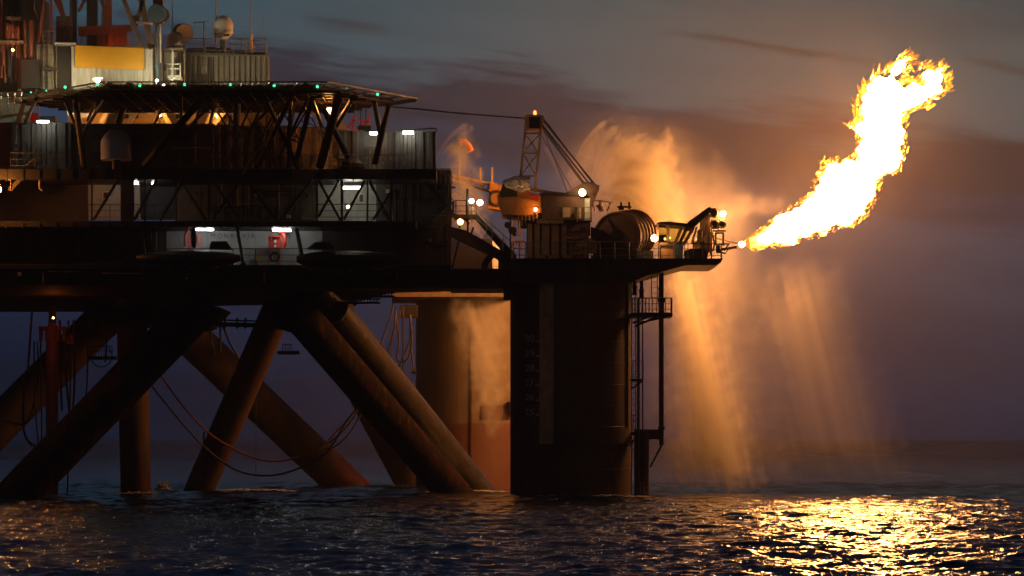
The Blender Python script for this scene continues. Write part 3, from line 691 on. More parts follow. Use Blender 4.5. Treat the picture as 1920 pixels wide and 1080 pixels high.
if SPRAY:
    spray([(1108,352),(1112,325),(1124,285),(1143,252),(1165,236),(1190,240),(1212,252),(1240,238),(1262,245),(1275,275),(1282,330),(1300,420),(1310,480),(1150,480),(1108,400)],231,70,'bright fan of spray rising behind the crane and drum',.8,1.1,.13,R(-8),1.7,nozzle=(1105,362))
    spray([(1054,358),(1062,318),(1078,278),(1098,250),(1125,222),(1150,205),(1165,215),(1150,240),(1128,280),(1112,325),(1106,360),(1080,362)],233,40,'thin spray fan between the stay wires and the bright plume',.26,1.0,.2,R(25),1.8,nozzle=(1052,362))
    spray([(1236,505),(1262,497),(1330,500),(1352,560),(1375,640),(1400,740),(1425,830),(1445,928),(1240,928),(1246,800),(1246,650)],234,85,'tall curtain of falling water between column and flame reflection',.5,1.6,.045,R(-12),1.6)
    spray([(1250,500),(1290,498),(1318,560),(1345,660),(1372,760),(1392,850),(1404,926),(1350,926),(1318,800),(1282,650),(1254,560)],232,36,'brightest streak of falling water right of the riser pipe',.5,2.2,.045,R(-14))
    spray([(1420,480),(1530,465),(1600,470),(1640,600),(1690,760),(1730,920),(1420,926),(1400,760),(1370,600)],238,95,'faint wide veil of drizzle falling below the flame',.042,1.2,.045,R(-14))
    spray([(818,300),(824,275),(845,248),(872,232),(892,240),(902,290),(912,340),(925,380),(930,440),(845,470),(818,440)],240,62,'fan of spray behind the containers and windsock',.5,.9,.14,R(10),1.7,nozzle=(800,345))
    spray([(826,560),(890,552),(957,552),(957,780),(930,840),(890,800),(858,700),(838,620)],245,55,'spray drifting in front of the far column',.32,1.2,.05,R(-20),1.6)
    spray([(1000,300),(1060,220),(1160,190),(1290,215),(1400,320),(1450,440),(1480,600),(1500,780),(1510,928),(1200,928),(1180,700),(1150,520),(1020,470)],241,130,'soft wide haze of drizzle behind the crane, drum and column',.05,.35,.12,R(-8))
    spray([(1280,400),(1300,372),(1400,350),(1470,362),(1480,400),(1440,410),(1400,425),(1390,452),(1330,470)],236,55,'mist hanging behind the flare burner',.10,.5,.2,0)

# ------------------------------------------------------------------ jets: thin bright arcs of the nozzles
def jet(nz, top, end, Y, lab, r=.05):
    a, tpt, e = P(*nz,Y), P(*top,Y), P(*end,Y); pts = []
    for i in range(25):
        t_ = i/24; pts.append(a*(1-t_)**2+tpt*2*t_*(1-t_)+e*t_*t_)
    b = MB(); b.smooth = True; vs = []
    for i,p in enumerate(pts):
        d = (pts[min(i+1,24)]-pts[max(i-1,0)]).normalized(); x = d.cross(Vector((0,1,0))).normalized(); rr_ = r*(.7+2.2*(i/24)**1.3)*(1 if i < 22 else (24.2-i)/3)
        for j in range(8): t_ = j*math.pi/4; vs.append(p+(x*math.cos(t_)+Vector((0,1,0))*math.sin(t_))*rr_)
    b.add(vs,[((i+1)*8+j,(i+1)*8+(j+1)%8,i*8+(j+1)%8,i*8+j) for i in range(24) for j in range(8)]+[tuple(range(8)),tuple(range(199,191,-1))]); mt = MATS.get('jet')
    if not mt:
        mt = bpy.data.materials.new('jet'); t,N,L = nt(mt); N.remove(N['Principled BSDF'])
        v = N.new('ShaderNodeVolumePrincipled'); v.inputs['Color'].default_value = (.95,.9,.85,1); v.inputs['Anisotropy'].default_value = .3; tc = N.new('ShaderNodeTexCoord'); vl = N.new('ShaderNodeVectorMath'); vl.operation = 'LENGTH'; L.new(tc.outputs['Object'],vl.inputs[0]); q1 = N.new('ShaderNodeMath'); q1.operation = 'ADD'; q1.inputs[1].default_value = .8; L.new(vl.outputs['Value'],q1.inputs[0]); v.inputs['Density'].default_value = .5
        L.new(v.outputs[0],N['Material Output'].inputs['Volume']); MATS['jet'] = mt
    return tag(b.build('water_jet', mt, loc=a), lab, 'water jet', 'arching water jets')
jet((1055,355),(1090,255),(1140,225),231,'slanting jet reaching toward the upper sky right of the stay wires',.09)
jet((1054,355),(1045,310),(1018,270),230,'short jet crossing left below the stay wires',.07)
jet((1110,345),(1118,265),(1160,235),230,'arching jet along the left edge of the bright plume',.14)
jet((1112,345),(1150,270),(1215,250),230,'flatter jet inside the bright plume',.10)
jet((818,300),(838,250),(880,232),238,'jet arching out behind the grey container',.10)
# ------------------------------------------------------------------ bridge between the rig and the column
t = thing('link_bridge', P(850,520,222), 'box girder joining the rig hull to the near column', 'bridge')
MB().prism([(842,505),(957,505),(957,541),(842,541)],220.2,7).build('girder', hullM, t)
MB().bpx(842,503.5,958,506,220.0,7.4).build('top_flange', steelM, t)
MB().bpx(944,520,957,562,220.4,1.0).build('gusset', steelM, t)
MB().bpx(934,486,958,503,220.1,1.2).build('side_box', steelM, t)
# landing and stairs
t = thing('stair_tower', P(900,470,220), 'steel staircase sloping down from the rig to the crane deck', 'stairs', 'stairways')
MB().bpx(850,402,893,409,219.8,1.6).build('landing', steelM, t)
MB().prism([(886,405),(895,402),(968,478),(968,488),(955,488)],219.9,.12).build('stringer', steelM, t)
MB().prism([(886,405),(895,402),(968,478),(968,488),(955,488)],221.1,.12).build('stringer', steelM, t)
b = MB()
for i in range(22):
    f = i/21; b.bar(P(891+74*f,406+78*f,220.03),P(891+74*f,406+78*f,221.09),.22,.03)
b.build('treads', steelM, t)
b = MB()
for Yk in (219.85,221.15):
    for o_ in (0,14,): b.cyl(P(880,384+o_,Yk),P(960,455+o_,Yk),.035,n=6)
    for x,y in ((885,388),(912,412),(923,422),(943,441),(960,455)): b.cyl(P(x,y,Yk),P(x,y+30,Yk),.04,n=6)
b.build('handrail', railM, t)
MB().prism([(846,425),(874,432),(965,484),(965,495),(935,486),(846,443)],220.4,1.4).build('lower_girder', steelM, t)
b = MB()
for a,c in (((877,405),(877,440)),((888,426),(882,442)),((862,409),(862,428)),((870,409),(880,420)),((861,448),(848,503))): b.bar(P(*a,220.5),P(*c,220.5),.13)
b.build('strut', steelM, t)
railing([(849,404),(855,402),(893,402)],219.8,'small railing of the stair landing beside the double lamps',h=.95,step=.8,mat=steelM)
tag(MB().cyl(P(876.5,404,219.7),P(876.5,354,219.7),.09,n=8).build('lamp_post', steelM),'short dark post with two lamps at the stair head','lamp post')
flood(884,377,219.5,4.6,'cool white lamp on the post at the stair head',blueL)
flood(900,380,219.5,5.4,'warm lamp to the right of the cool white one',sodW)
flood(863,416,219.4,5.6,'orange lamp fixed under the stair landing',glow('sodium_low',(1.0,.40,.09),22))
t = thing('instrument_cluster', P(957,470,221), 'dark round instruments on a stand beside the stair foot', 'instruments')
for x,y,r in ((954,407,5),(952,422,6.5),(960,432,7)): MB().cyl(P(x,y,221),P(x,y,221.5),m(r,221),n=14).build('housing', hullM, t)
MB().bpx(961,426,968,442,220.9,.4).build('box', hullM, t); MB().bar(P(957,486,221.2),P(957,410,221.2),.1).build('stand', hullM, t)
railing([(963,486,219.8),(985,486,219.8)],219.8,'short rail section between stair foot and machinery house',h=1.2,step=.4)
# white tank behind stairs and big bollard drum
t = thing('storage_tank', P(870,505,232), 'pale rounded tank lying behind the staircase', 'tank')
MB().lathe(P(820,482,234),[(.3,0),(1.0,.2),(1.35,.7),(1.4,4.0),(1.0,4.4),(.3,4.6)],28,ax=(1,0,0)).build('shell', whiteM, t)
MB().bpx(835,505,905,512,233.5,1).build('saddle', steelM, t)
tag(MB().torus(P(938,505,222.5), 1.1, .22, (0,1,0), 24, 8).build('hose_coil', hullM),'dark hose coil arching beside the stair foot','hose')
# lattice tower behind crane
def lattice(name, a0, a1, b0, b1, Y, n, label, mat, cat, w=.09, d=1.0, group=None):
    """two chords a0-a1 and b0-b1 with zigzag lacing, d metres deep"""
    root = thing(name, P(*a0,Y), label, cat, group); b = MB()
    for dy in (0, d):
        b.bar(P(*a0,Y+dy),P(*a1,Y+dy),w*1.4); b.bar(P(*b0,Y+dy),P(*b1,Y+dy),w*1.4)
    b.build('chords', mat, root); b = MB()
    for i in range(n):
        f, g = i/n, (i+1)/n; L_ = lambda p,q,t_: (p[0]+(q[0]-p[0])*t_, p[1]+(q[1]-p[1])*t_)
        for dy in (0, d):
            b.bar(P(*L_(a0,a1,f),Y+dy),P(*L_(b0,b1,g),Y+dy),w*.8); b.bar(P(*L_(b0,b1,f),Y+dy),P(*L_(a0,a1,g),Y+dy),w*.8)
        for p,q in ((a0,a1),(b0,b1)): b.bar(P(*L_(p,q,f),Y),P(*L_(p,q,g),Y+d),w*.7)
    b.build('lacing', mat, root); return root
lattice('lattice_tower',(958,470),(966,400),(978,470),(972,400),236,3,'pale slim lattice tower seen under the crane cab',mastM,'tower')
# hazy crane behind
bc = lattice('far_crane_boom',(822,322),(952,352),(822,330),(945,368),252,10,'hazy lattice boom of a far crane behind the spray',mastM,'crane boom',.12,1.2)
for x in (901,923): MB().bar(P(x,352,252),P(x,314,252),.14).build('mast_stub', mastM, bc)
t = thing('far_crane_cab', P(925,395,250), 'hazy pale cab of the far crane with a round opening', 'crane cab')
MB().prism([(914,390),(920,340),(948,350),(948,395)],250,2.5).build('shell', orangeM, t)
MB().torus(P(932,372,249.9),.55,.1,(0,1,0)).build('ring', hullM, t)
t = thing('windsock', P(861,340,244), 'pale windsock on a thin pole inside the spray', 'windsock')
MB().cyl(P(861,345,244),P(861,262,244),.05,n=6).build('pole', mastM, t)
MB().tube([P(861,268,244),P(870,266,244),P(878,274,244),P(882,284,244)],.28,10).build('sock', floatM, t)
MB().torus(P(863,268,244),.32,.03,(1,0,0)).build('hoop', mastM, t)

# ------------------------------------------------------------------ hull
def X(px,Y): return (px-960)/F*Y
hull = thing('rig_hull', (X(400,218),230,14.3), 'long black upper hull of the drilling rig above the braces', 'hull')
MB().plan([(X(-90,216),216),(X(842,220),220),(X(842,220),226),(X(735,228),228),(X(655,246),246),(X(420,250),250),(X(220,262),262),(X(-120,262),262)],14.3,15.7).build('hull_box', hullM, hull)
b = MB()
for i in range(30): x = X(-60+i*30,216); b.box((x,215.9+i*.13,14.35),(x+.1,216.05+i*.13,15.6))
b.build('hull_frames', hullM, hull)
MB().plan([(X(735,250),250),(X(960,250),250),(X(960,262),262),(X(735,262),262)],15.0,17.4).build('far_side_box', paint('far_box',(.30,.2,.12),.6,rust=.2), hull)
for k,(x0,x1,y) in enumerate(((655,740,549),(652,713,561))):
    t = thing('pipe_tray', P(x0,y,222), ['upper small ladder like tray hanging under the hull edge','lower small ladder like tray hanging under the hull edge'][k], 'tray', 'trays under the hull')
    for Yk in (222,223): MB().bpx(x0,y+5,x1,y+9,Yk,.1).build('side_rail', darkM, t)
    for i in range(int((x1-x0)/6)): MB().bpx(x0+i*6,y-1,x0+i*6+2,y+6,222,.1).build('upright', darkM, t)
    MB().bpx(x0,y-2,x1,y,222,1.1).build('top', darkM, t); 
    MB().bpx(x0+10,y+8,x0+16,y+12,222,.5).build('bracket', darkM, t)
# facade bulkheads
def wall(x0,y0,x1,y1,Y,mat,label,d=.25,name='bulkhead'):
    return tag(MB().bpx(x0,y0,x1,y1,Y,d).build(name, mat), label, 'bulkhead', 'walls of the rig')
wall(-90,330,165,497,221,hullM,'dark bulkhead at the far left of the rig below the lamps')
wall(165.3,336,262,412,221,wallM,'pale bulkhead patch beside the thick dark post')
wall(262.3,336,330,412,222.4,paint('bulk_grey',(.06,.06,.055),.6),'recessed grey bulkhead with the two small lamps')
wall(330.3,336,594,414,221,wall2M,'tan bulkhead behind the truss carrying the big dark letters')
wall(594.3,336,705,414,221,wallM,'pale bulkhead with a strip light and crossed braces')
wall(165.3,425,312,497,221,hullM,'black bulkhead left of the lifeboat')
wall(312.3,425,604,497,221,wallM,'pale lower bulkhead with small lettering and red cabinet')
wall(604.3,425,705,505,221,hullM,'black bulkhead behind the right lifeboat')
t = thing('corner_block', P(780,505,221), 'tall dark end block of the rig beside the staircase', 'deckhouse')
MB().bpx(705.3,336,846,506,220.6,2).build('wall', paint('end_block',(.055,.05,.05),.6,rust=.3), t)
MB().bpx(818,318,846,336,220.8,4).build('top_box', corrG, t)
for x in (757,783,817): MB().bpx(x,338,x+1.8,375,220.5,.1).build('pipe', railM, t)
MB().bpx(846.3,350,854,353,221.5,.2).build('stub', steelM, t)
for nm,y0,y1,Y,x0,x1,lab in (('deck_slab',317,336,216.2,-90,818,'long dark deck edge above the truss level'),('deck_slab',414.5,425,216.4,-90,780,'long dark deck edge between the two lit levels'),('deck_slab',497,504,215.8,-90,846,'lowest dark deck edge under the lifeboats')):
    t = thing(nm, P(400,y1,Y), lab, 'deck', 'deck edges of the rig')
    MB().bpx(x0,y0,x1,y1,Y,4.7 if y0 != 317 else 9).build('slab', darkM, t)
    b = MB()
    for i in range(int((x1-x0)/31)): b.bpx(x0+8+i*31,y0+2,x0+10+i*31,y1+3,Y-.06,.055)
    b.build('brackets', darkM, t)
# lettering
t = text_on('PETROLIA',398,413,220.96,27,1.25,165).build('name_lettering', oliveM); tag(t,'big dark name lettering on the tan bulkhead behind the truss','lettering')
t = text_on('MONROVIA',395,446,220.96,8,1.5,83).build('port_lettering', oliveM); tag(t,'small dark spaced lettering on the pale lower bulkhead','lettering')
# truss
t = thing('side_truss', P(400,414,217), 'long dark truss of posts and crossed braces along the middle level', 'truss')
for x,w in ((172,2.5),(272,3),(330,3),(392,3),(456,3),(520,3),(594,4),(641,4.5),(689,3),(735,3)): MB().bpx(x-w/2,336,x+w/2,415,216.6,.2).build('post', darkM, t)
MB().bpx(226,330,250,416,216.5,.7).build('wide_post', paint('wide_post',(.03,.035,.045),.6), t)
for a,c in (((222,336),(176,412)),((294,336),(252,412)),((345,338),(300,414)),((340,340),(386,412)),((452,338),(398,412)),((464,338),(516,412)),((400,340),(448,410)),((584,338),(526,412)),((598,340),(638,412)),((636,338),(597,406)),((684,338),(645,412)),((693,340),(730,412)),((733,360),(700,412))):
    MB().bar(P(*a,216.7),P(*c,216.7),.17).build('diagonal', darkM, t)
for x0,x1,y0,lab in ((165,330,414,'rail across the grey recess on the middle level'),(594,735,414,'rail in front of the crossed braces on the middle level'),(312,604,497,'rail in front of the small lettering and red cabinet'),(20,560,317,'dark rail along the upper deck edge left of the containers')):
    railing([(x0,y0),(x1,y0)],216.3,lab,h=1.1,mat=steelM,step=1.6)
railing([(540,317),(775,317)],216.3,'rail along the upper deck edge in front of the lit containers',h=.95,mat=railM,step=1.3)
railing([(817,344,219.6),(844,344,219.6),(844,344,224)],219.6,'small rail on the end block above the staircase',h=1.0,step=.35)
for x,y,lab in ((777,317,'left'),(805,320,'right')):
    tag(MB().bpx(x-2,310,x+2,340,217,.1).build('fender_post', paint('fender',(.45,.32,.12),.5)),'short pale upright at the right end of the upper deck, the %s one' % lab,'post','pale uprights')
# end stairs on block
t = thing('stair_tower', P(820,400,219.6), 'dark staircase crossing the end block down to the landing', 'stairs', 'stairways')
MB().prism([(795,335),(800,335),(852,398),(852,405),(846,405),(795,341)],219.7,.1).build('stringer', steelM, t); MB().prism([(850,398),(855,402),(745,500),(738,498)],219.8,.1).build('stringer', steelM, t)
b = MB(); b.cyl(P(800,316,219.7),P(852,378,219.7),.035,n=6); b.cyl(P(800,324,219.7),P(852,386,219.7),.03,n=6); b.cyl(P(852,378,219.7),P(748,470,219.7),.035,n=6)
for x in (800,817,835,851): b.cyl(P(x,316+(x-800)*1.19,219.7),P(x,340+(x-800)*1.19,219.7),.035,n=6)
b.build('handrail', steelM, t)
# red cabinet etc
t = thing('fire_cabinet', P(516,470,219), 'red fire hose cabinet with two small white squares', 'cabinet')
MB().bpx(503,443,526,466,218.8,.6).build('box', redP, t); MB().bpx(506,442,526,444,218.7,.7).build('lid', redP, t)
for y in (450,458.5): MB().bpx(514,y,518,y+5,218.76,.035).build('symbol', whiteM, t)
MB().bpx(508,446,510,449,218.76,.035).build('catch', whiteM, t)
for x in (503,523): MB().bpx(x,468,x+2,497,218.9,.1).build('leg', redP, t)
cable([P(526,432,219.5),P(533,442,219.3),P(534,452,219.3),P(531,466,219.3)],'red hose hanging from the lamp beside the red cabinet',.13,redP,None,name='hose',cat='hose')
t = thing('lifebuoy', P(515,482,216), 'dark round lifebuoy on the rail below the red cabinet', 'lifebuoy')
MB().torus(P(515,482,216),m(8,216),.07,(0,1,0)).build('ring', redM, t); MB().bar(P(515,474,216),P(515,490,216),.04).build('cord', oliveM, t)
for a in (-1,1): MB().bar(P(515,482,216),P(515+a*5,488,216),.04).build('cord', oliveM, t)
t = thing('yellow_drum', P(484,497,219), 'yellow round drum on a box behind the rail', 'drum')
MB().cyl(P(485,484,219),P(485,484,219.6),m(6,219),n=16).build('reel', paint('drum_yellow',(.5,.32,.02),.5), t); MB().bpx(468,486,482,497,219,.5).build('box', cabinB, t)
t = thing('fire_hydrant_stand', P(356,462,219), 'bent red pipe and red uprights left of the small lettering', 'pipework')
MB().tube([P(354,426,219),P(353,433,219),P(347,440,219),P(346,463,219)],.08,8).build('pipe', redP, t)
for x in (352,357,372): MB().bpx(x,441,x+2.2,463,219.2,.1).build('upright', redP, t)
# person-like dark figure reads as hanging survival gear: dark bundle
tag(MB().lathe(P(364,464,218.5),[(.12,0),(.2,.3),(.24,.7),(.2,1.1),(.12,1.3),(.03,1.4)],12).build('canvas_cover', darkM),'dark tall canvas covered bundle between the red uprights','cover')
# notice board / telephone boxes
for (x0,y0,x1,y1,lab) in ((192,359,206,373,'small framed notice on the pale bulkhead by the thick post'),(672,363,683,380,'small framed sign right of the crossed braces')):
    t = thing('notice_board', P(x0,y1,220.8), lab, 'sign', 'small framed signs')
    MB().bpx(x0,y0,x1,y1,220.85,.1).build('frame', whiteM, t); MB().bpx(x0+1.6,y0+1.6,x1-1.6,y1-1.6,220.82,.026).build('face', oliveM, t)
tubelamp(367,400,429.5,218.5,'long strip light above the small lettering')
tubelamp(512,529,431,218.5,'left half of the pair of strip lights over the red cabinet'); tubelamp(531.5,545,432,218.5,'shorter strip light just right of the pair over the red cabinet',hpx=4)
tubelamp(644,676,352,218.5,'strip light over the crossed braces',tubeL2)
tubelamp(249,259,343,218.4,'short strip light right of the thick dark post')
flood(287,344,218.4,2.6,'tiny yellowish lamp in the grey recess',tubeL2,False); flood(653,388,218.2,3,'small greenish white lamp low between the crossed braces',tubeL2,False)
# lifeboats
def lifeboat(x0,x1,yt,yb,Y,label,hump):
    root = thing('lifeboat', P((x0+x1)/2,yb,Y), label, 'lifeboat', 'lifeboats hanging at the hull')
    a = P(x0,yt,Y); c = P(x1,yb,Y); Lx = c.x-a.x; H_ = a.z-c.z; n = 20; k = 12; b = MB(); b.smooth = True; vs = []
    for i in range(n+1):
        u = -1+2*i/n; w = (1-abs(u)**2.3)**.85 if abs(u) < 1 else 0.02; w = max(w,.03)
        for j in range(k):
            t_ = 2*math.pi*j/k; z = math.sin(t_); vs.append((a.x+Lx*(i/n), Y+1.3*math.cos(t_)*w, c.z+H_*(.5+.5*z*(w*.75+.25))+ (u*u)*.18))
    fs = [(i*k+j,(i+1)*k+j,(i+1)*k+(j+1)%k,i*k+(j+1)%k) for i in range(n) for j in range(k)]+[tuple(range(k)),tuple(range((n+1)*k-1,n*k-1,-1))]
    b.add(vs, fs); b.build('hull', boatM, root)
    MB().prism(hump, Y-.5, 1.2).build('cabin', boatM, root)
    for i in range(8):
        if i in (5,): continue
        f = (i+.6)/8.5; x = x0+(x1-x0)*f; y = yb-10+9*math.sin(f*3.14)-4
        MB().bar(P(x-4,y-.8+f*1,Y-1.42),P(x+4,y+.8-f*1,Y-1.42),.045).build('grab_line', floatM, root)
    return root
lifeboat(255,450,470,508,213.4,'dark lifeboat hanging left of the lit lower bulkhead',[(392,466),(396,452),(424,452),(434,466)])
lifeboat(556,748,470,512,213.4,'dark lifeboat hanging right of the lit lower bulkhead',[(575,466),(590,454),(618,454),(628,466)])
for (a,c,lab) in (((443,412),(456,497),'left'),((556,428),(566,480),'right'),((265,425),(272,490),'outermost')):
    t = thing('davit', P(*c,214.5), 'dark slanting davit arm at the %s lifeboat fall' % lab, 'davit', 'davits of the lifeboats')
    MB().bar(P(*a,215),P(*c,214.5),.2).build('arm', darkM, t); MB().cyl(P(*c,214.3),P(*c,214.7),.22).build('sheave', darkM, t)
# upper-level walls behind rail
tag(MB().corr(20,230,132,316,219,6,.62,.14).build('container', corrG),'ribbed grey cladding under the lone lamp at the left','container','ribbed containers')
wall(-90,230,19.5,330,219.5,rustM,'plain reddish bulkhead at the left edge')
wall(132.5,232,400,317,219.4,paint('acc_wall',(.055,.045,.032),.6,rust=.3),'long dark bulkhead behind the bluish dome')
for x in (174,288): tag(MB().bpx(x,262,x+16,286,219.33,.06).build('window_shutter', paint('shutter',(.13,.12,.05),.5)),'dim yellowish shuttered window %s the bluish dome' % ('left of' if x < 200 else 'right of'),'shutter','shuttered windows')
tag(MB().corr(400.5,236,545,317,219.4,6,.7,.14).build('container', paint('corr_dark',(.08,.06,.045),.55,rust=.3)),'dim ribbed container behind the tangled struts','container','ribbed containers')
tag(MB().corr(545.5,238,622,317,219.4,6,.62,.16).build('container', corrO),'orange lit ribbed container under the helideck lamp','container','ribbed containers')
tag(MB().corr(634,245,682,317,219.6,6,.75,.16).build('container', corrG),'narrow grey ribbed container with a pale window','container','ribbed containers')
tag(MB().bpx(622.4,243,633.6,317,219.8,4).build('bulkhead', corrO),'plain narrow wall between orange and grey containers','bulkhead','walls of the rig')
tag(MB().bpx(636,273,650,297,219.5,.096).build('window', paint('palewin',(.45,.43,.30),.4)),'pale window on the narrow grey container','window')
tag(MB().bpx(682.4,247,723.6,318,220.6,5).build('bulkhead', wallM),'recessed pale wall between the two grey containers','bulkhead','walls of the rig')
railing([(684,317),(722,317)],220.2,'pale rail in front of the recessed wall between containers',h=1.5,step=.3)
tag(MB().corr(724,246,817,336,219,1.5,.52,.13).build('container', corrG),'large grey ribbed container at the right end of the rig','container','ribbed containers')
cable([P(745,246,219),P(780,243,219),P(816,241,219),P(817,250,219)],'thin pipe along the roof edge of the large grey container',.05,steelM,None,name='pipe',cat='pipe')
tubelamp(755.5,775,248.5,218.2,'strip light on the large grey container',tubeL2); tubelamp(693.5,707,250,218.6,'strip light over the recessed pale wall',tubeL2)
tubelamp(69,91,228,218.0,'lone strip light on the ribbed wall at the left',tubeL2,4)
tag(MB().bpx(671,235,695,246,221,1).build('equipment_box', darkM),'black box on the roof edge beside the strip light','box')
for k,(x0,x1,y0,y1,Yk,lab) in enumerate(((135,395,240,316,218.9,'pipes and conduits on the long dark bulkhead behind the bluish dome'),(335,590,340,412,220.7,'pipes and conduits across the tan lettered bulkhead'),(-20,300,428,496,220.6,'dim pipes on the black lower bulkhead at the left'),(712,840,345,500,220.4,'dim pipes and brackets on the dark end block'),(20,830,507,532,215.7,'pipe runs along the black hull side'))):
    t = thing('service_pipes', P((x0+x1)/2,y1,Yk), lab, 'pipework', 'pipework on the rig walls')
    for i in range(16):
        r_ = random.uniform(.03,.10); y = random.uniform(y0,y1); x = random.uniform(x0,x1); mt = random.choice([steelM,railM,hullM,colS if i < 3 else steelM])
        if random.random() < (.45 if k != 4 else .85):
            L_ = random.uniform(20,120); b = MB(); b.tube([P(x,y,Yk),P(min(x+L_,x1),y,Yk),P(min(x+L_,x1)+.5,min(y+random.uniform(3,18),y1),Yk)], r_*.7, 6)
        else:
            b = MB(); b.cyl(P(x,y0+random.uniform(0,12),Yk),P(x,y1-random.uniform(0,30)*(k != 4),Yk), r_*.7, n=6)
        b.build('pipe', mt, t)
    for i in range(6 if k < 4 else 10):
        x = random.uniform(x0,x1-8); y = random.uniform(y0,y1-9); MB().bpx(x,y,x+random.uniform(3,9),y+random.uniform(4,9),Yk-.1,.2).build('junction_box', random.choice([steelM,colS,hullM]), t)
# radome big blue
def dome(x,yt,yb,rpx,Y,mat,label,name='radome',cone=0,foot=None):
    a = P(x,yb,Y); c = P(x,yt,Y); r = m(rpx,Y); Hh = c.z-a.z; root = thing(name, a, label, 'radome', 'satellite domes')
    pr = [(r*.35,0),(r*.98,cone)] if cone else [(r,0)]
    pr += [(r*math.cos(t_), (Hh-r)+r*math.sin(t_)) for t_ in [R(q) for q in range(0,91,10)]]
    MB().lathe(a, pr, 28).build('shell', mat, root)
    if foot: MB().cyl(a-Vector((0,0,foot)), a, r*.28, n=12).build('pedestal', steelM, root)
    return root
dome(218,243,300,29,214.5,paint('radome_blue',(.30,.29,.42),.45,var=.05,bump=.02),'large dull blue dome on the upper deck',foot=.6)
tag(MB().lathe(P(660,319,217.3),[(.1,-.2),(.85,0),(.8,.4),(.5,.7),(.1,.8)],20).build('capstan', darkM),'round black capstan behind the upper rail','capstan')
for x,w in ((425,10),(440,8),(470,12),(600,14),(620,10),(745,26),(690,30)):
    pass
# left stairs and lamp
t = thing('stair_tower', P(40,356,216.5), 'dim staircase near the orange lamp at the left edge', 'stairs', 'stairways')
MB().prism([(14,356),(18,350),(66,306),(72,306),(22,358)],216.5,.1).build('stringer', steelM, t); MB().prism([(14,356),(18,350),(66,306),(72,306),(22,358)],217.5,.1).build('stringer', steelM, t)
b = MB(); b.cyl(P(16,338,216.4),P(68,294,216.4),.03,n=6)
for x in (20,46,66): b.cyl(P(x,335-(x-20)*.85,216.4),P(x,356-(x-20)*.85,216.4),.03,n=6)
b.build('handrail', railM, t)
flood(-4,355,215.4,6,'orange lamp at the left edge of the picture',glow('sodium_strong',(1.0,.34,.06),900))
tag(MB().tube([P(72,322,216.6),P(74,300+30,216.6),P(74,352,216.6),P(80,358,216.6)],.06,8).build('pipe', railM),'pale bent pipe beside the left staircase','pipe')

# ------------------------------------------------------------------ helideck
HZ = 26.95
t = thing('helideck', (X(400,215),218,HZ), 'wide octagonal helicopter deck on struts above the rig', 'helideck')
oc = [(X(205,209.5),209.5),(X(598,209.5),209.5),(X(738,218.2),218.2),(X(738,219.9),219.9),(X(600,224),224),(X(190,224),224),(X(48,219.9),219.9),(X(48,218.2),218.2)]
MB().plan(oc, HZ-.25, HZ).build('deck_plate', hullM, t)
b = MB()
for i in range(9):
    y = 210.5+i*1.58; f = 1-abs(y-218)/11.5; b.box((X(205-140*f,y),y,HZ-.42),(X(600+115*f,y),y+.16,HZ-.26))
b.build('girders', steelM, t); b = MB()
for i in range(22): x = X(110,215)+i*.93; f = min(1,.25+min(i,21-i)/5); b.box((x,219-8.8*f,HZ-.38),(x+.1,219+4.6*f,HZ-.255))
b.build('joists', steelM, t)
b = MB(); n = len(oc); cxy = (sum(p[0] for p in oc)/n, sum(p[1] for p in oc)/n)
out_ = [(p[0]+(1.55 if p[0] > cxy[0] else -1.2)*(1 if abs(p[0]-cxy[0]) > 8 else .35), p[1]+(-.6 if p[1] < cxy[1] else .6)*1.2) for p in oc]
zt = HZ+.12
for i in range(n):
    a, c = oc[i], oc[(i+1)%n]; a2, c2 = out_[i], out_[(i+1)%n]; k = max(3,int(math.hypot(c[0]-a[0],c[1]-a[1])/1.6))
    b.bar((*a2,zt),(*c2,zt),.09); b.bar((a[0]*.5+a2[0]*.5,a[1]*.5+a2[1]*.5,zt-.12),(c[0]*.5+c2[0]*.5,c[1]*.5+c2[1]*.5,zt-.12),.04)
    for j in range(k+1):
        f = j/k; b.bar((a[0]+(c[0]-a[0])*f,a[1]+(c[1]-a[1])*f,HZ-.2),(a2[0]+(c2[0]-a2[0])*f,a2[1]+(c2[1]-a2[1])*f,zt),.08)
    for j in range(k*5): 
        f = j/(k*5); b.bar((a[0]+(c[0]-a[0])*f,a[1]+(c[1]-a[1])*f,HZ-.16),(a2[0]+(c2[0]-a2[0])*f,a2[1]+(c2[1]-a2[1])*f,zt),.02)
b.build('safety_net', railM, t)
def hs(a,c,w,Ya,Yc,mat=steelM): MB().cyl(P(*a,Ya),P(*c,Yc),w/2,n=10).build('strut', darkM, t)
for a,c,w,Ya,Yc in (((122,190),(154,262),.22,212,217),((196,186),(157,246),.22,212,217),((141,184),(158,318),.42,213,216.6),((45,190),(33,232),.3,213,218),((68,186),(46,232),.25,213,218),
    ((236,186),(222,232),.5,220,220),((380,185),(268,312),.5,213,216.6),((392,200),(352,240),.22,213,217),((340,178),(340,240),.16,213,218),((445,190),(443,240),.5,218,218),
    ((548,180),(480,315),.32,212,216.6),((585,184),(553,310),.36,212,216.6),((500,188),(560,318),.3,213,216.6),((545,190),(540,318),.26,213,216.6),((520,186),(470,240),.22,213,217),((575,190),(520,300),.2,213,216.6),
    ((634,186),(600,312),.6,212.6,216.6),((660,186),(628,240),.32,213,217),((610,210),(655,300),.42,214,219),((586,188),(606,244),.26,213,217),((702,192),(713,250),.36,214,217),((728,198),(703,306),.42,214,216.6),((713,250),(703,306),.3,217,216.6),
    ((380,176),(365,240),.2,214,218),((470,200),(420,310),.14,214,216.6),((490,200),(440,300),.14,214,217),((510,220),(470,300),.14,214,217),((310,190),(290,232),.2,216,219),((180,190),(164,225),.16,216,219)):
    hs(a,c,w,Ya,Yc)
b = MB()
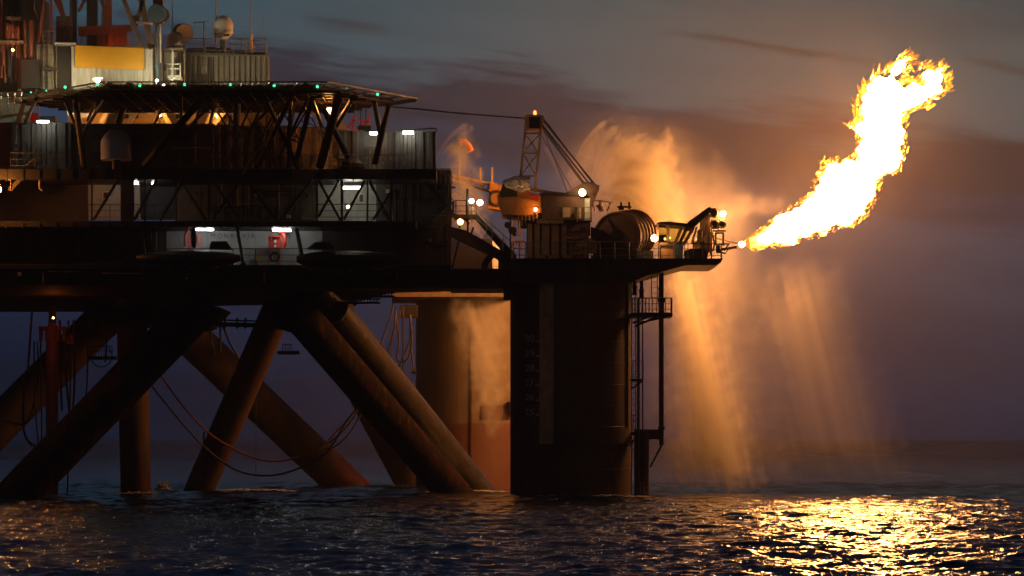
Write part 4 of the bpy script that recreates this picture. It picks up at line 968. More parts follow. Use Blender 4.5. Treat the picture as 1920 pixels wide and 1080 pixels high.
for i in range(34):
    x = 400+random.random()*190; y = 185+random.random()*90; q = random.choice([(1,1),(-1,1),(1,.2),(-.4,1)]); L_ = 25+random.random()*45
    b.bar(P(x,y,214+random.random()*3),P(x+q[0]*L_*.6,y+q[1]*L_,214+random.random()*3),.05+random.random()*.07)
b.build('tangled_bracing', darkM, t)
g0 = None
for i,(x,y) in enumerate(((58,173),(87,170),(122,163.5),(183,158),(262,160.5),(346,158.5),(432,158.5),(514,160.5),(595,162.5),(650,166),(708,177))):
    Yl = 209.3 if 180 < x < 600 else (211 if x < 180 else 212.5); r = m(2.5 if 100 < x < 640 or x > 700 else 1.3, Yl)
    lab = 'green edge lamp of the helideck, number %s of eleven from the left' % ('first','second','third','fourth','fifth','sixth','seventh','eighth','ninth','tenth','eleventh')[i]
    lab = lab.replace('number ','the ').replace('of eleven ','')
    if i in (0, 9):
        pass
    g = thing('deck_edge_lamp', P(x,y,Yl), lab, 'lamp', 'green lamps round the helideck')
    MB().lathe(P(x,y,Yl),[(r*.5,-r),(r,-r*.3),(r,r*.3),(r*.5,r),(.01,r*1.1)],10).build('lens', greenL, g)
    MB().cyl(P(x,y,Yl)-Vector((0,0,r+.12)),P(x,y,Yl)-Vector((0,0,r)),r*.8,n=8).build('base', steelM, g)
for x,y,r in ((183,151,2.6),(293,152,2.6),(307,160,1.6)): flood(x,y,219,r,{183:'white flood lamp on the helideck before the lit cladding',293:'white flood lamp beside the blue crane post',307:'small white lamp right of the blue crane post'}[x],floodW if x == 183 else glow('white_flood_small',(1.0,.88,.60),4500),True)
tag(MB().bar(P(197,160,214),P(197.5,139,214),.06).build('marker_pole', whiteM) if False else MB().bar(P(197.3,162,214),P(197.3,138,214),.09).build('marker_pole', paint('pole_white',(.8,.8,.75),.4)),'thin white pole before the lit cladding','pole')
tag(MB().bar(P(292,164,214),P(289,122,214),.13).build('marker_pole', paint('pole_white',(.8,.8,.75),.4)),'slanting white pole beside the blue crane post','pole')
flood(618,208,215.5,6.0,'glaring orange lamp under the right part of the helideck',sodL)
# orange-lit bridge house under the helideck
t = thing('bridge_house', P(260,232,222), 'low pale house glowing orange under the helideck', 'deckhouse')
MB().bpx(128,198,430,233,225,4).build('wall', paint('bridge',(.52,.42,.30),.55,rust=.15), t); MB().bpx(120,192,440,198,223.6,5.4).build('eave', whiteM, t)
for x in (232,250,300,330,415): MB().bpx(x,214,x+9,222,224.95,.046).build('window', darkM, t)
for a,c in (((128,198),(134,231)),((205,200),(190,231)),((262,200),(240,233)),((300,202),(318,233)),((398,216),(388,233)),((420,210),(402,233))): MB().bar(P(*a,224.2),P(*c,224.2),.3).build('knee_brace', whiteM, t)
for i,x in enumerate((175,300,405)): flood(x,217,223.3,1.5,['left','middle','right'][i]+' sodium lamp hidden among the struts under the helideck',glow('sodium_soft',(1.0,.36,.06),700),False)
tag(MB().corr(445,208,520,240,225,3,.5,.1).build('container', corrO),'far ribbed shed seen under the helideck','container','ribbed containers')
# red things behind right strut
t = thing('far_gantry', P(668,243,245), 'small red gantry seen between the struts right of the orange lamp', 'gantry')
for a,c in (((660,243),(664,214)),((688,243),(692,215)),((662,226),(690,227)),((650,240),(664,226)),((664,243),(690,228))): MB().bar(P(*a,245),P(*c,245),.14).build('beam', redP, t)
t = thing('far_machinery', P(650,243,240), 'pale machinery behind the struts near the orange lamp', 'machinery')
MB().prism([(630,243),(632,222),(640,228),(655,243)],240,1).build('body', orangeM, t); MB().bar(P(676,243,240),P(676,200,240),.06).build('wire', ropeM, t); MB().bar(P(686,243,240),P(686,200,240),.06).build('wire', ropeM, t)

# ------------------------------------------------------------------ upper works
tag(MB().corr(133.5,88,286,166,226,6,.42,.06).build('clad_house', corrW),'brightly lit white ribbed house carrying the yellow board','deckhouse','ribbed houses above the helideck')
tag(MB().prism([(141,85),(270,90),(270,131),(141,127)],225.75,.1).build('yellow_board', yelM),'long blank yellow board on the lit white house','board')
tag(MB().bpx(106,84,133,166,226.6,5).build('dark_house', darkM),'plain black house face left of the yellow board','deckhouse','ribbed houses above the helideck')
tag(MB().corr(62,84,101,166,227,5,.42,.08).build('clad_house', paint('corr_beige',(.22,.19,.13),.55,rust=.3)),'narrow beige ribbed house behind the left ladder','deckhouse','ribbed houses above the helideck')
tag(MB().prism([(345,97),(501,103),(501,168),(345,168)],228.18,2.2).build('clad_house_core', corrB),'body of the brown ribbed house under the domes','deckhouse','ribbed houses above the helideck')
tag(MB().corr(286.5,98,345,168,227.6,6,.5,.1).build('clad_house', paint('corr_mid',(.22,.19,.14),.55,rust=.35)),'stained ribbed wall behind the blue crane post','deckhouse','ribbed houses above the helideck')
b = MB(); b.corr(345.4,103.5,503,168,228.0,.16,.36,.08); tag(b.build('cladding', corrB),'brown ribbed cladding sheet of the right upper house','cladding')
tag(MB().bpx(101,80,141,84,225.8,4).build('roof_edge', whiteM),'short pale roof edge left of the yellow board','roof edge')
tag(MB().prism([(133,84),(141,84),(300,90),(300,92),(133,87)],225.9,6).build('roof_edge', rustM),'reddish roof edge above the yellow board','roof edge')
t = thing('roof_clutter', P(420,100,230), 'dark low equipment on the roof under the domes', 'equipment')
for x0,x1,y in ((350,382,90),(386,404,88),(405,432,90),(440,470,94),(474,498,97)): MB().bpx(x0,y,x1,103,230,2).build('unit', darkM, t)
railing([(345,99,228.4),(500,104,228.4)],228.4,'rail on the roof of the brown ribbed house',h=1.05,step=1.6)
railing([(430,100,233),(500,100,233)],233,'back rail on the right end of the roof',h=1.05,step=1.0)
d = dome(418,29,74,19.5,230,radM,'tall pale dome on a stalk above the brown house',cone=.42,foot=.9)
vs,fs = text_mb('SeaTel',.30); q0 = P(420,59.5,229.25); MB().add([(q0.x+v.x*.62,229.2+v.z+ (v.x*.62)**2*.4,q0.z+v.y*.8) for v in vs],fs).build('small_lettering', oliveM, d)
MB().bpx(419,64,430,67.5,229.24,.1).build('vent', oliveM, d)
dome(329,59,87,17,229.5,paint('dome_tan',(.55,.38,.28),.45),'low pinkish dome left of the dish')
t = thing('satellite_dish', P(344,90,231), 'round grey dish facing the sea between the two domes', 'dish')
MB().cyl(P(340,62,231.6),P(345,62,231.0),m(18,231),m(18,231),n=28).build('rim', darkM, t); MB().cyl(P(345,62,230.98),P(346,62,230.9),m(17,231),n=28).build('face', paint('dish',(.30,.26,.22),.5), t)
MB().bar(P(345,95,231.5),P(345,62,231.5),.15).build('mast', steelM, t)
t = thing('yagi_antenna', P(382,98,229), 'comb shaped antenna on a thin mast between dish and tall dome', 'antenna', 'antennas')
MB().cyl(P(382,98,229),P(382,42,229),.05,n=6).build('mast', railM, t); MB().cyl(P(362,43,229),P(392,40,229),.035,n=6).build('boom', railM, t)
b = MB()
for i in range(9): b.bar(P(363+i*3.5,45-i*.35,229),P(363+i*3.5,40-i*.35,229),.025)
b.build('elements', railM, t)
for x,y0,y1,w,lab in ((405,-10,85,.09,'thick whip antenna left of the tall dome'),(323,-10,90,.05,'whip antenna in front of the pinkish dome'),(470,-10,100,.05,'whip antenna at the right part of the roof'),(494,18,66,.03,'short thin whip antenna at the right roof corner'),(300,-10,60,.05,'dark wire mast beside the blue disc')):
    tag(MB().cyl(P(x,y1,229.5),P(x,y0,229.5),w,w*.5,n=6).build('whip_antenna', railM),lab,'antenna','antennas')
t = thing('monitor_stand', P(470,104,231), 'small pale monitor nozzle on the right roof corner', 'nozzle')
MB().cyl(P(471,104,231),P(471,72,231),.16,.1,n=10).build('body', colS, t); MB().cyl(P(471,74,231),P(474,64,231),.08,n=8).build('nozzle', colS, t)
# blue crane post with disc
t = thing('king_post', P(297,163,225), 'blue crane post with a large blue disc, right of the yellow board', 'crane')
MB().cyl(P(297,166,225),P(297,118,225),m(8.5,225),n=18).build('pedestal', blueM, t); MB().cyl(P(297,118,225),P(296,45,225),m(6,225),n=16).build('post', paint('post_grey',(.09,.085,.08),.4,rust=.2), t)
MB().cyl(P(301,118,224.7),P(300.5,45,224.7),.05,n=6).build('pipe', whiteM, t)
MB().cyl(P(293,25,224.4),P(296,25,225.3),m(17,225),n=28).build('disc', blueM, t); MB().cyl(P(303,28,225.4),P(306,28,226),m(13,225),n=20).build('back_disc', hullM, t)
MB().bar(P(297,45,225.5),P(297,-10,225.5),.7).build('upper_post', rustM, t); MB().cyl(P(303,132,225.6),P(303,120,225.6),.35,n=10).build('side_drum', blueM, t)
for y in (15,22,28): MB().bpx(305,y,311,y+1.5,224.9,.5).build('bracket', redP, t)
# A frame braces
t = thing('crane_a_frame', P(260,90,226), 'dark V shaped frame legs crossing above the yellow board', 'frame')
for a,c,w in (((228,-12),(267,92),.42),((258,34),(272,-8),.3),((262,-12),(285,92),.42),((228,90),(300,86),.3)): MB().bar(P(*a,226),P(*c,226),w,.3).build('leg', paint('aframe',(.13,.08,.05),.5,rust=.4), t)
MB().prism([(245,30),(258,28),(262,40),(255,50),(246,44)],225.8,.4).build('gusset', darkM, t); MB().prism([(256,40),(285,42),(285,46),(256,44)],225.7,.5).build('walkway', colS, t)
# derrick structure
dr = thing('derrick', P(180,90,230), 'reddish lit lower legs and beams of the drilling derrick', 'derrick')
for x,w,mt in ((140,.30,darkM),(142.5,.05,rustM),(173,.72,darkM),(133,.16,rustM),(206,.28,rustM),(194,.12,rustM)): MB().bar(P(x,92,230),P(x,-14,230),w).build('leg', mt, dr)
for a,c,w in (((205,-12),(196,50),.35),((190,0),(206,50),.25),((147,22),(162,-6),.2),((110,-5),(132,80),.3),((104,0),(118,30),.25)): MB().bar(P(*a,230),P(*c,230),w).build('diagonal', rustM, dr)
MB().prism([(147,50),(185,48),(245,46),(245,56),(185,66),(147,66)],229.6,.8).build('cross_beam', rustM, dr)
MB().bpx(105,30,131,78,229.8,1.2).build('winch_casing', paint('winch_brown',(.10,.05,.035),.6), dr)
MB().torus(P(118,52,229.6),m(10,229),.05,(0,1,0)).build('casing_ring', rustM, dr)
for x in (190,196): MB().bpx(x,20,x+1,50,229.9,.1).build('rail', rustM, dr)
for i in range(10): MB().bpx(188,22+i*3,198,22.6+i*3,229.95,.05).build('rung', rustM, dr)
MB().prism([(170,66),(236,60),(236,84),(170,88)],230.2,2).build('drawworks', paint('drawworks',(.20,.06,.03),.6,rust=.4), dr)
for i in range(5): MB().bpx(175+i*11,66,178+i*11,86,230.1,.1).build('rib', rustM, dr)
ladder(159,60,84,229.9,'tiny ladder between the derrick legs',.5,rustM)
tag(MB().bar(P(97,92,228),P(96,-14,228),.16).build('standpipe', rustM),'slim reddish standpipe left of the derrick','pipe')
tag(MB().bpx(93.5,54,100.5,60,227.8,.4).build('pipe_joint', rustM),'joint collar on the slim reddish standpipe','collar')
for i,x in enumerate((82,86,90,85)): cable([P(x,90,227),P(x+random.uniform(-2,4),40,227),P(x+random.uniform(-3,5),-14,227)],'thin wires hanging left of the slim standpipe',.02,ropeM,'wires left of the standpipe',sub=3)
# dark pipe rack mass at left
t = thing('stand_rack', P(30,160,226), 'dark mass of upright drill pipes at the upper left corner', 'pipe rack')
MB().bpx(-60,-14,70,180,229,6).build('back_block', darkM, t)
for i in range(22):
    x = -4+i*3.4; y0 = -14 if random.random() < .6 else random.uniform(20,60); MB().cyl(P(x,random.uniform(80,175),226+random.random()),P(x+random.uniform(-1,1),y0,226+random.random()),.06+random.random()*.05,n=7).build('pipe', random.choice([darkM,darkM,rustM,steelM]), t)
for i,x in enumerate((14,19,24,33)): MB().cyl(P(x,84,225.7),P(x-1,44+i*2,225.7),.16,n=8).build('lit_pipe', rustM, t)
MB().bpx(-10,76,44,80,225.2,1.6).build('finger_board', railM, t); MB().bpx(10,31,40,34,225.2,1.6).build('finger_board', railM, t); MB().bpx(38,-14,70,36,225.4,2).build('upper_box', darkM, t)
MB().bpx(40,112,75,165,225.6,2).build('lower_box', darkM, t)
cable([P(82,-10,226),P(77,40,226),P(72,80,226)],'slanting reddish hose beside the upright pipes',.12,rustM,None,name='hose',cat='hose')
cable([P(66,-5,225.3),P(64,15,225.2),P(69,27,225.2)],'pale curved hose at the top left corner',.04,railM,None,name='hose',cat='hose')
railing([(80,82,225.5),(101,82,225.5)],225.5,'small cage rail beside the left ladder top',h=.9,step=.4)
ladder(102,84,165,225.4,'pale ladder left of the black house face',.28); ladder(91,134,166,225.4,'dim ladder behind the cage at the left',.5,steelM)
t = thing('ladder_cage', P(90,132,225.5), 'dark landing frame left of the black house face', 'frame')
MB().bpx(79,126,106,132,225.2,1).build('landing', darkM, t); MB().bpx(79,80,81,164,225.3,.1).build('post', steelM, t); MB().bpx(79,102,102,103.5,225.3,.1).build('crossbar', steelM, t)
for x,y,Yk,lab in ((24,90,222.5,'red glowing lamp hidden among the upright pipes'),(215,87,228,'red glowing lamp behind the yellow board roof')): flood(x,y+4,Yk+1,1.2 if x > 100 else 2.0,lab,glow('deep_sodium',(1.0,.19,.02),420),False)
# white basket frame
t = thing('access_basket', P(327,160,226), 'pale access basket against the stained ribbed wall', 'basket')
b = MB()
for x in (311,323,338): b.bar(P(x,145,225.6),P(x,119,225.6),.09)
for y in (120,129,142): b.bar(P(311,y,225.6),P(338,y,225.6),.08)
b.bar(P(313,148,225.6),P(328,165,225.6),.09); b.bar(P(320,148,225.6),P(334,165,225.6),.09)
b.build('frame', whiteM, t); MB().bpx(311,143,340,149,225.4,1.2).build('floor', whiteM, t); MB().bpx(322,90,325,163,225.5,.1).build('post', whiteM, t); MB().bpx(307,90,343,93,225.4,1.6).build('roof', railM, t)
tag(MB().bar(P(346,165,225.8),P(346,95,225.8),.07).build('marker_pole', railM),'slim pale pole right of the access basket','pole')
for i,(x,y) in enumerate(((205,160),(243,159),(505,158),(573,160))):
    t = thing('deck_monitor', P(x,y,211), ['low dark fire monitor left of the white pole','low dark fire monitor below the yellow board','low dark fire monitor right of the brown house','low dark fire monitor at the right of the helideck'][i], 'monitor', 'fire monitors on the helideck')
    MB().lathe(P(x,y+4,211),[(.3,0),(.35,.15),(.15,.3),(.05,.4)],10).build('body', darkM, t); MB().bar(P(x-6,y-1,211),P(x+3,y,211),.07).build('barrel', darkM, t)
wall(-30,182,60,230,224,paint('bulk_green',(.04,.04,.03),.6),'dim wall behind the left end of the helideck')
railing([(2,215),(40,215)],217,'dim yellowish rail at the left end under the helideck',h=1.5,step=.45)
t = thing('red_winch', P(75,226,218), 'small reddish winch gear above the ribbed wall at the left', 'winch')
MB().bpx(58,212,70,228,218,.6).build('frame', rustM, t); MB().cyl(P(64,220,217.9),P(64,220,218.8),.3).build('spool', redP, t); MB().bpx(70,196,72.5,228,218,.1).build('post', colS, t); MB().bpx(74,218,104,229,219.5,1).build('box', darkM, t)

# ------------------------------------------------------------------ braces under the hull
def brace(a,c,dpx,Ya,Yc,label,foot=None,red=0,mat=None):
    """a = foot in pixels, c = top in pixels"""
    A_, C_ = P(*a,Ya), P(*c,Yc); d = (C_-A_).normalized(); A_ = A_-d*1.6; C_ = C_+d*2
    root = thing('brace', A_, label, 'brace', 'tubular braces of the rig'); r = m(dpx,(Ya+Yc)/2)/2; L_ = (C_-A_).length
    if red:
        M0 = A_+d*red; MB().cyl(A_,M0,r,n=36).build('red_foot', redM, root); MB().cyl(M0,C_,r,n=36).build('tube', mat or braceM, root)
    else: MB().cyl(A_,C_,r,n=36).build('tube', mat or braceM, root)
    b = MB(); k = int(L_/3)
    for i in range(1,k): b.torus(A_+d*(L_*i/k), r, .02, d, 36, 4)
    b.build('weld_seams', mat or braceM, root); return root
dk = paint('brace_shaded',(.016,.011,.008),.9,rust=.4,spec=.03)  # darker copy of the brace paint, with the shade put into its colour
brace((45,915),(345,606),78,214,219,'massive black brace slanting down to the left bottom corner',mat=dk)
brace((-20,815),(205,588),72,238,246,'half hidden brace behind the drill pipe at the left')
brace((255,925),(247,590),57,236,236,'upright tubular leg with a red foot left of the middle',red=3.2)
brace((373,920),(515,592),56,247,238,'slanting tubular brace leaning right beside the upright leg')
brace((650,912),(318,595),70,271,262,'far brace slanting down to the right with scaling paint',red=4.2)
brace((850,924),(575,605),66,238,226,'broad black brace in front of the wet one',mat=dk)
brace((895,920),(612,566),60,247,228,'wet shiny brace whose edge glows orange beside the column',mat=paint('brace_wet',(.045,.035,.02),.25,rust=.3,spec=.6))
brace((772,912),(700,775),56,268,262,'dim brace foot behind the broad black brace')
# node blocks under hull
t = thing('brace_node', P(400,600,225), 'dark plate block where the braces meet left of the middle', 'node', 'brace joints')
MB().prism([(150,575),(410,575),(380,610),(350,615),(180,600)],226,10).build('plates', hullM, t)
t = thing('brace_node', P(600,600,228), 'dark plate block above the black and wet braces', 'node', 'brace joints')
MB().prism([(490,565),(655,565),(650,585),(640,600),(560,625),(505,610)],227,7).build('plates', hullM, t)
# pipes under the hull
t = thing('pipe_run', P(450,600,224), 'dark pipe elbow run under the hull between two braces', 'pipework')
MB().tube([P(402,590,224),P(400,600,224),P(408,608,224),P(485,610,224),P(487,600,224)],.16,8).build('main_pipe', darkM, t)
for x in (420,443,458): MB().bpx(x,596,x+3,616,223.8,.4).build('hanger', darkM, t)
MB().cyl(P(415,600,224.5),P(480,602,224.5),.06,n=6).build('thin_pipe', darkM, t)
t = thing('service_walkway', P(195,670,240), 'tiny railed walkway between two braces at the left', 'platform')
MB().bpx(163,668,218,674,240,1.4).build('floor', darkM, t)
b = MB()
for i in range(9): b.bar(P(170+i*5,668,240),P(170+i*5,648,240),.05)
for y in (649,658): b.bar(P(170,y,240),P(212,y,240),.05)
b.build('rails', darkM, t); b = MB(); b.torus(P(190,668,239.9),m(20,240),.04,(0,1,0)); b.build('hoop', darkM, t)
t = thing('service_walkway', P(535,660,236), 'tiny walkway stub right of the slanting brace', 'platform')
MB().bpx(520,658,562,664,236,1.2).build('floor', darkM, t); b = MB()
for i in range(4): b.bar(P(530+i*5,658,236),P(530+i*5,644,236),.05)
b.bar(P(530,646,236),P(548,646,236),.05); b.build('rails', darkM, t)
# riser (orange tensioned pipe) at left
rs = thing('drill_riser', P(98,935,236), 'orange lit vertical riser pipe with a cross head at the left', 'riser')
MB().cyl(P(98,950,236),P(98,610,236),m(9.5,236),n=20).build('outer_barrel', paint('riser_orange',(.34,.12,.04),.55,rust=.3), rs)
MB().cyl(P(98,612,236),P(98,575,236),m(7,236),n=16).build('inner_barrel', hullM, rs)
MB().lathe(P(98,612,236),[(m(10,236),-.3),(m(8,236),.2),(m(3,236),.5)],16).build('cap', paint('riser_orange',(.34,.12,.04),.55,rust=.3), rs)
MB().bpx(72,612,124,620,235.6,.5).build('cross_head', rustM, rs)
for x in (76,87,108,120): MB().bpx(x-3,618,x+3,640,235.6,.4).build('sheave', rustM, rs)
for x in (87,108): MB().cyl(P(x,930,235.5),P(x,640,235.5),.05,n=6).build('choke_line', rustM, rs)
MB().lathe(P(133,645,235.6),[(m(9,236),0),(m(8,236),.35),(m(5,236),.6),(.05,.72)],14).build('bell', paint('riser_orange',(.34,.12,.04),.55,rust=.3), rs)
flood(100,596,231,1.6,'deep orange work lamp under the hull above the riser',glow('deep_sodium',(1.0,.19,.02),420),False)
for i,pts in enumerate((((60,585),(56,640),(52,700)),((64,640),(64,690),(66,760),(72,830)),((76,640),(78,760),(78,930)),((121,640),(125,720),(134,790),(140,700),(138,600)),((128,600),(132,700),(126,935)),((166,600),(163,720),(160,745)),((45,700),(44,800),(55,830),(66,835)),((70,640),(72,700),(60,770),(44,795),(10,790)),((200,600),(199,650),(197,680)),((112,600),(113,690),(116,770)))):
    cable([P(x,y,234.5+i*.2) for x,y in pts],['black hose left of the riser near the hull','looped hose beside the riser cross head','straight black line left of the riser reaching the water','hose looping down right of the riser','black line right of the riser reaching the water','short black hanger right of the far left brace','hose bight ending on the massive black brace','curved hose sweeping to the left edge','hanger above the tiny walkway','thin drop line just right of the riser'][i],.06 if i % 3 else .085,ropeM)
cable([P(272,708,240),P(330,780,240),P(383,838,240),P(440,880,240),P(495,892,240),P(550,882,240),P(610,850,240),P(650,790,240),P(668,768,240)],'lower black hose sagging between the braces',.075,ropeM)
cable([P(292,690,241),P(340,758,241),P(392,812,241),P(440,842,241),P(490,862,241),P(540,862,241),P(600,838,241),P(640,800,241),P(664,772,241)],'reddish hose sagging between the braces above the black one',.07,hoseM)
cable([P(672,768,243),P(650,800,243),P(620,828,243),P(600,832,243)],'short hose strand by the right hose cluster, inner one',.07,ropeM)
cable([P(676,778,243),P(655,812,243),P(630,836,243),P(606,842,243)],'short hose strand by the right hose cluster, outer one',.06,ropeM)
for (pts,lab) in ((((393,613),(396,640),(402,665)),'left hanging line below the pipe elbow run'),(((413,612),(413,660)),'straight middle line below the pipe elbow run'),(((418,612),(432,645),(450,676),(450,700)),'long slanting line below the pipe elbow run'),(((480,750),(480,900)),'very thin line dropping to the sea between braces'),(((382,810),(382,840)),'stub pipe on the hose beside the slanting brace')):
    cable([P(x,y,244) for x,y in pts],lab,.02 if '480' in str(pts) else .08,ropeM)
# hoses between far column and wet brace
for i,pts in enumerate((((738,570),(730,600),(712,650)),((742,575),(738,620),(720,680),(712,700)),((742,590),(748,640),(744,668),(750,678),(765,672),(772,640),(768,590)),((756,575),(756,720)),((775,620),(760,660),(742,700)),((752,580),(735,640),(725,670)),((770,590),(770,640),(775,690)))):
    cable([P(x,y,246+i*.3) for x,y in pts],['outermost left','second','big looped','straight upright','slanting right','thin slanting','shortest'][i]+' hose hanging between the wet brace and the far column',.07,paint('hose_brown',(.09,.06,.04),.6))
tag(MB().cyl(P(772,695,253),P(780,695,253),.25,n=12).build('fairlead', hullM),'small round fairlead sticking out left of the far column','fairlead')
tag(MB().bpx(750,572,782,594,250,2).build('side_box', hullM),'dark box hanging at the top left of the far column','box')
tag(MB().bpx(884,870,888,915,252.9,.2).build('pipe', steelM),'thin pipe at the foot of the far column','pipe')
# foam and splash
def foam(x0,x1,y,label,seed):
    a = P(x0,y,CH*F/(y-HOR)); c = P(x1,y,CH*F/(y-HOR)); b = MB(); n, k = 40, 8; vs = []
    for j in range(k):
        for i in range(n):
            u = i/(n-1); v = j/(k-1); e = (4*u*(1-u))**.5*(4*v*(1-v))**.5
            vs.append((a.x+(c.x-a.x)*u, a.y+(v-.5)*5*(.5+e)+noise.noise(Vector((u*6,v*3,seed)))*1.2, -.05+e*(.20+.16*noise.noise(Vector((u*25,v*6,seed))))))
    fs = [(j*n+i,j*n+i+1,(j+1)*n+i+1,(j+1)*n+i) for j in range(k-1) for i in range(n-1)]
    b.add(vs,fs); b.smooth = True; tag(b.build('foam', paint('foam',(.30,.28,.26),.8,rust=0,var=.4,scale=5)),label,'foam','foam round the braces','stuff')
foam(392,560,921,'thin lit foam line beside the slanting brace foot',1); foam(640,800,914,'foam line round the far brace feet',2); foam(790,960,923,'foam at the feet of the black and wet braces',3); foam(215,300,927,'foam round the upright leg',5); foam(950,1235,931.5,'foam along the foot of the near column',7)
b = MB(); vs = []; 
for i in range(160):
    c = P(305+random.gauss(0,6),918-abs(random.gauss(0,5)),243+random.gauss(0,.3)); r = random.uniform(.03,.10); b.lathe(c,[(.01,-r),(r*.8,-r*.4),(r*.8,r*.4),(.01,r)],5)
tag(b.build('splash', paint('foam',(.30,.28,.26),.8)),'small burst of splashing water right of the upright leg','splash',None,'stuff')
# ------------------------------------------------------------------ air
HAZE = .0008
if HAZE:
    b = MB(); b.box((-90,-8,-1.9),(90,330,46)); o = b.build('haze', None) if False else None
    me = bpy.data.meshes.new('haze'); me.from_pydata([tuple(v) for v in b.v],[],b.f); hm = bpy.data.materials.new('haze'); t,N,L = nt(hm); N.remove(N['Principled BSDF'])
    v = N.new('ShaderNodeVolumePrincipled'); v.inputs['Color'].default_value = (.96,.76,.55,1); v.inputs['Density'].default_value = HAZE; v.inputs['Anisotropy'].default_value = -.5
    L.new(v.outputs[0],N['Material Output'].inputs['Volume']); me.materials.append(hm); o = bpy.data.objects.new('haze', me); COL.objects.link(o); o['kind'] = 'stuff'
# ------------------------------------------------------------------ sky
w = bpy.data.worlds.new('World'); sc.world = w; w.use_nodes = True; N = w.node_tree.nodes; L = w.node_tree.links
bg = N['Background']; tc = N.new('ShaderNodeTexCoord'); sp = N.new('ShaderNodeSeparateXYZ'); L.new(tc.outputs['Generated'],sp.inputs[0])
def M(op,a,c=None,d=None):
    n_ = N.new('ShaderNodeMath'); n_.operation = op
    for i,x in enumerate((a,c,d)):
        if x is None: continue
        if isinstance(x,(int,float)): n_.inputs[i].default_value = x
        else: L.new(x,n_.inputs[i])
    return n_.outputs[0]
az = M('ARCTAN2',sp.outputs[0],sp.outputs[1]); el = M('ARCSINE',sp.outputs[2])
def nz(sx,sy,det=5,rough=.55,off=0):
    cb = N.new('ShaderNodeCombineXYZ'); L.new(M('MULTIPLY',M('ADD',az,M('MULTIPLY',el,.6)),sx),cb.inputs[0]); L.new(M('MULTIPLY',M('ADD',el,M('MULTIPLY',az,.10)),sy),cb.inputs[1]); cb.inputs[2].default_value = off
    q = N.new('ShaderNodeTexNoise'); q.inputs['Scale'].default_value = 1; q.inputs['Detail'].default_value = det; q.inputs['Roughness'].default_value = rough; L.new(cb.outputs[0],q.inputs[0]); return q.outputs['Fac']
n1 = nz(22,130,6,.6); n2 = nz(45,420,5,.6,4); n3 = nz(9,60,4,.5,8)
vv = M('ADD',el,M('MULTIPLY',az,.135)); vv = M('ADD',vv,M('MULTIPLY',M('SUBTRACT',n1,.5),.040)); vv = M('ADD',vv,M('MULTIPLY',M('SUBTRACT',n2,.5),.014))
cr = N.new('ShaderNodeValToRGB'); L.new(M('DIVIDE',vv,.30),cr.inputs[0]); E = cr.color_ramp.elements
def s2l(c): return tuple(((x/255)/12.92 if x/255 <= .04045 else ((x/255+.055)/1.055)**2.4) for x in c)+(1,)
E[0].position = 0; E[0].color = s2l((18,28,46)); E[1].position = 1; E[1].color = s2l((32,44,68))
for vpos,c in ((.02,(22,36,60)),(.035,(28,42,66)),(.055,(38,48,70)),(.070,(50,60,82)),(.080,(56,66,88)),(.088,(46,52,72)),(.098,(36,43,58)),(.106,(40,48,64)),(.116,(76,88,98)),(.135,(74,88,96)),(.16,(60,74,84)),(.22,(40,52,74))):
    q = E.new(vpos/.30); q.color = s2l(c)
def streak(x0,y0,x1,y1,wd,amp):
    a0,a1 = (x0-960)/F,(x1-960)/F; e0,e1 = (HOR-y0)/F,(HOR-y1)/F; k_ = (e1-e0)/(a1-a0)
    dd = M('SUBTRACT',M('ADD',el,M('MULTIPLY',M('SUBTRACT',n1,.5),.008)),M('ADD',M('MULTIPLY',M('SUBTRACT',az,a0),k_),e0)); g_ = M('POWER',2.718,M('MULTIPLY',M('MULTIPLY',dd,dd),-1/(wd/F)**2))
    mid,hw = (a0+a1)/2,(a1-a0)/2; ee = M('DIVIDE',M('SUBTRACT',az,mid),hw); en = M('MAXIMUM',M('SUBTRACT',1.0,M('MULTIPLY',ee,ee)),0.0)
    return M('MULTIPLY',M('MULTIPLY',g_,en),M('MULTIPLY',M('ADD',n2,.1),amp))
st = M('ADD',M('ADD',streak(1230,62,1680,130,9,.85),streak(1800,120,1990,168,12,.7)),M('ADD',streak(560,36,740,62,10,.6),streak(1660,240,2050,330,34,.5)))
ns = N.new('ShaderNodeTexSky'); ns.sky_type = 'NISHITA'; ns.sun_disc = False; ns.sun_elevation = R(-4); ns.sun_rotation = R(20)
mx = N.new('ShaderNodeMix'); mx.data_type = 'RGBA'; mx.blend_type = 'ADD'; mx.inputs[0].default_value = .012
L.new(cr.outputs[0],mx.inputs[6]); L.new(ns.outputs[0],mx.inputs[7])
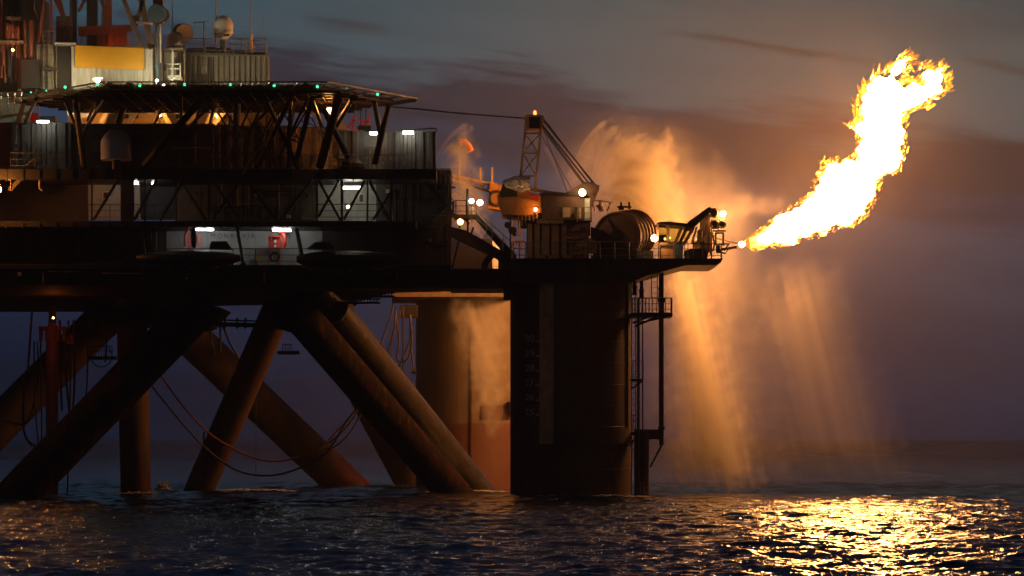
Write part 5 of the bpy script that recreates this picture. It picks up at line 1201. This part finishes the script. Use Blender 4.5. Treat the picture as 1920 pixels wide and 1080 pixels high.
# cloud streak modulation and darker sky away from the sunset side
k1 = M('MULTIPLY',M('ADD',M('MULTIPLY',M('SUBTRACT',n3,.5),.6),1.0),M('SUBTRACT',1.0,st))
front = N.new('ShaderNodeMapRange'); L.new(sp.outputs[1],front.inputs[0]); front.inputs[1].default_value = -.2; front.inputs[2].default_value = .9; front.inputs[3].default_value = .25; front.inputs[4].default_value = 1.0
kk = M('MULTIPLY',k1,front.outputs[0]); sc_ = N.new('ShaderNodeMix'); sc_.data_type = 'RGBA'; sc_.blend_type = 'MULTIPLY'; sc_.inputs[0].default_value = 1
tn = N.new('ShaderNodeMapRange'); L.new(az,tn.inputs[0]); tn.inputs[1].default_value = -.12; tn.inputs[2].default_value = .06
tc2 = N.new('ShaderNodeMix'); tc2.data_type = 'RGBA'; L.new(tn.outputs[0],tc2.inputs[0]); tc2.inputs[6].default_value = (.42,.88,1.0,1); tc2.inputs[7].default_value = (.86,1,.90,1)
tm = N.new('ShaderNodeMix'); tm.data_type = 'RGBA'; tm.blend_type = 'MULTIPLY'; tm.inputs[0].default_value = 1; L.new(mx.outputs[2],tm.inputs[6]); L.new(tc2.outputs[2],tm.inputs[7]); L.new(tm.outputs[2],sc_.inputs[6]); L.new(kk,sc_.inputs[7]); L.new(sc_.outputs[2],bg.inputs[0]); bg.inputs[1].default_value = 1.0
# weak cool fill lamp, added after sunset to shape unlit faces
sd = bpy.data.lights.new('fill_sun','SUN'); sd.energy = .012; sd.angle = R(25); sd.color = (.7,.8,1); so = bpy.data.objects.new('fill_sun',sd); COL.objects.link(so); so.rotation_euler = (R(70),0,R(-30))

cam = bpy.data.cameras.new('camera'); co = bpy.data.objects.new('camera',cam); COL.objects.link(co); co.location = (0,0,CH); co.rotation_euler = (R(90),0,0)
cam.sensor_width = 36; cam.lens = 36*F/1920; cam.shift_y = (HOR-540)/1920; cam.clip_end = 60000; cam.clip_start = .5; sc.camera = co
sc.view_settings.view_transform = 'Standard'; sc.view_settings.look = 'None'; sc.view_settings.exposure = 0; sc.view_settings.gamma = 1
c = sc.cycles; c.use_denoising = True; c.sample_clamp_indirect = 6; c.volume_bounces = 1; c.max_bounces = 6; c.diffuse_bounces = 2; c.glossy_bounces = 3; c.transparent_max_bounces = 24; c.volume_step_rate = 1.0; c.volume_max_steps = 256
c.caustics_reflective = False; c.caustics_refractive = False; c.use_light_tree = True
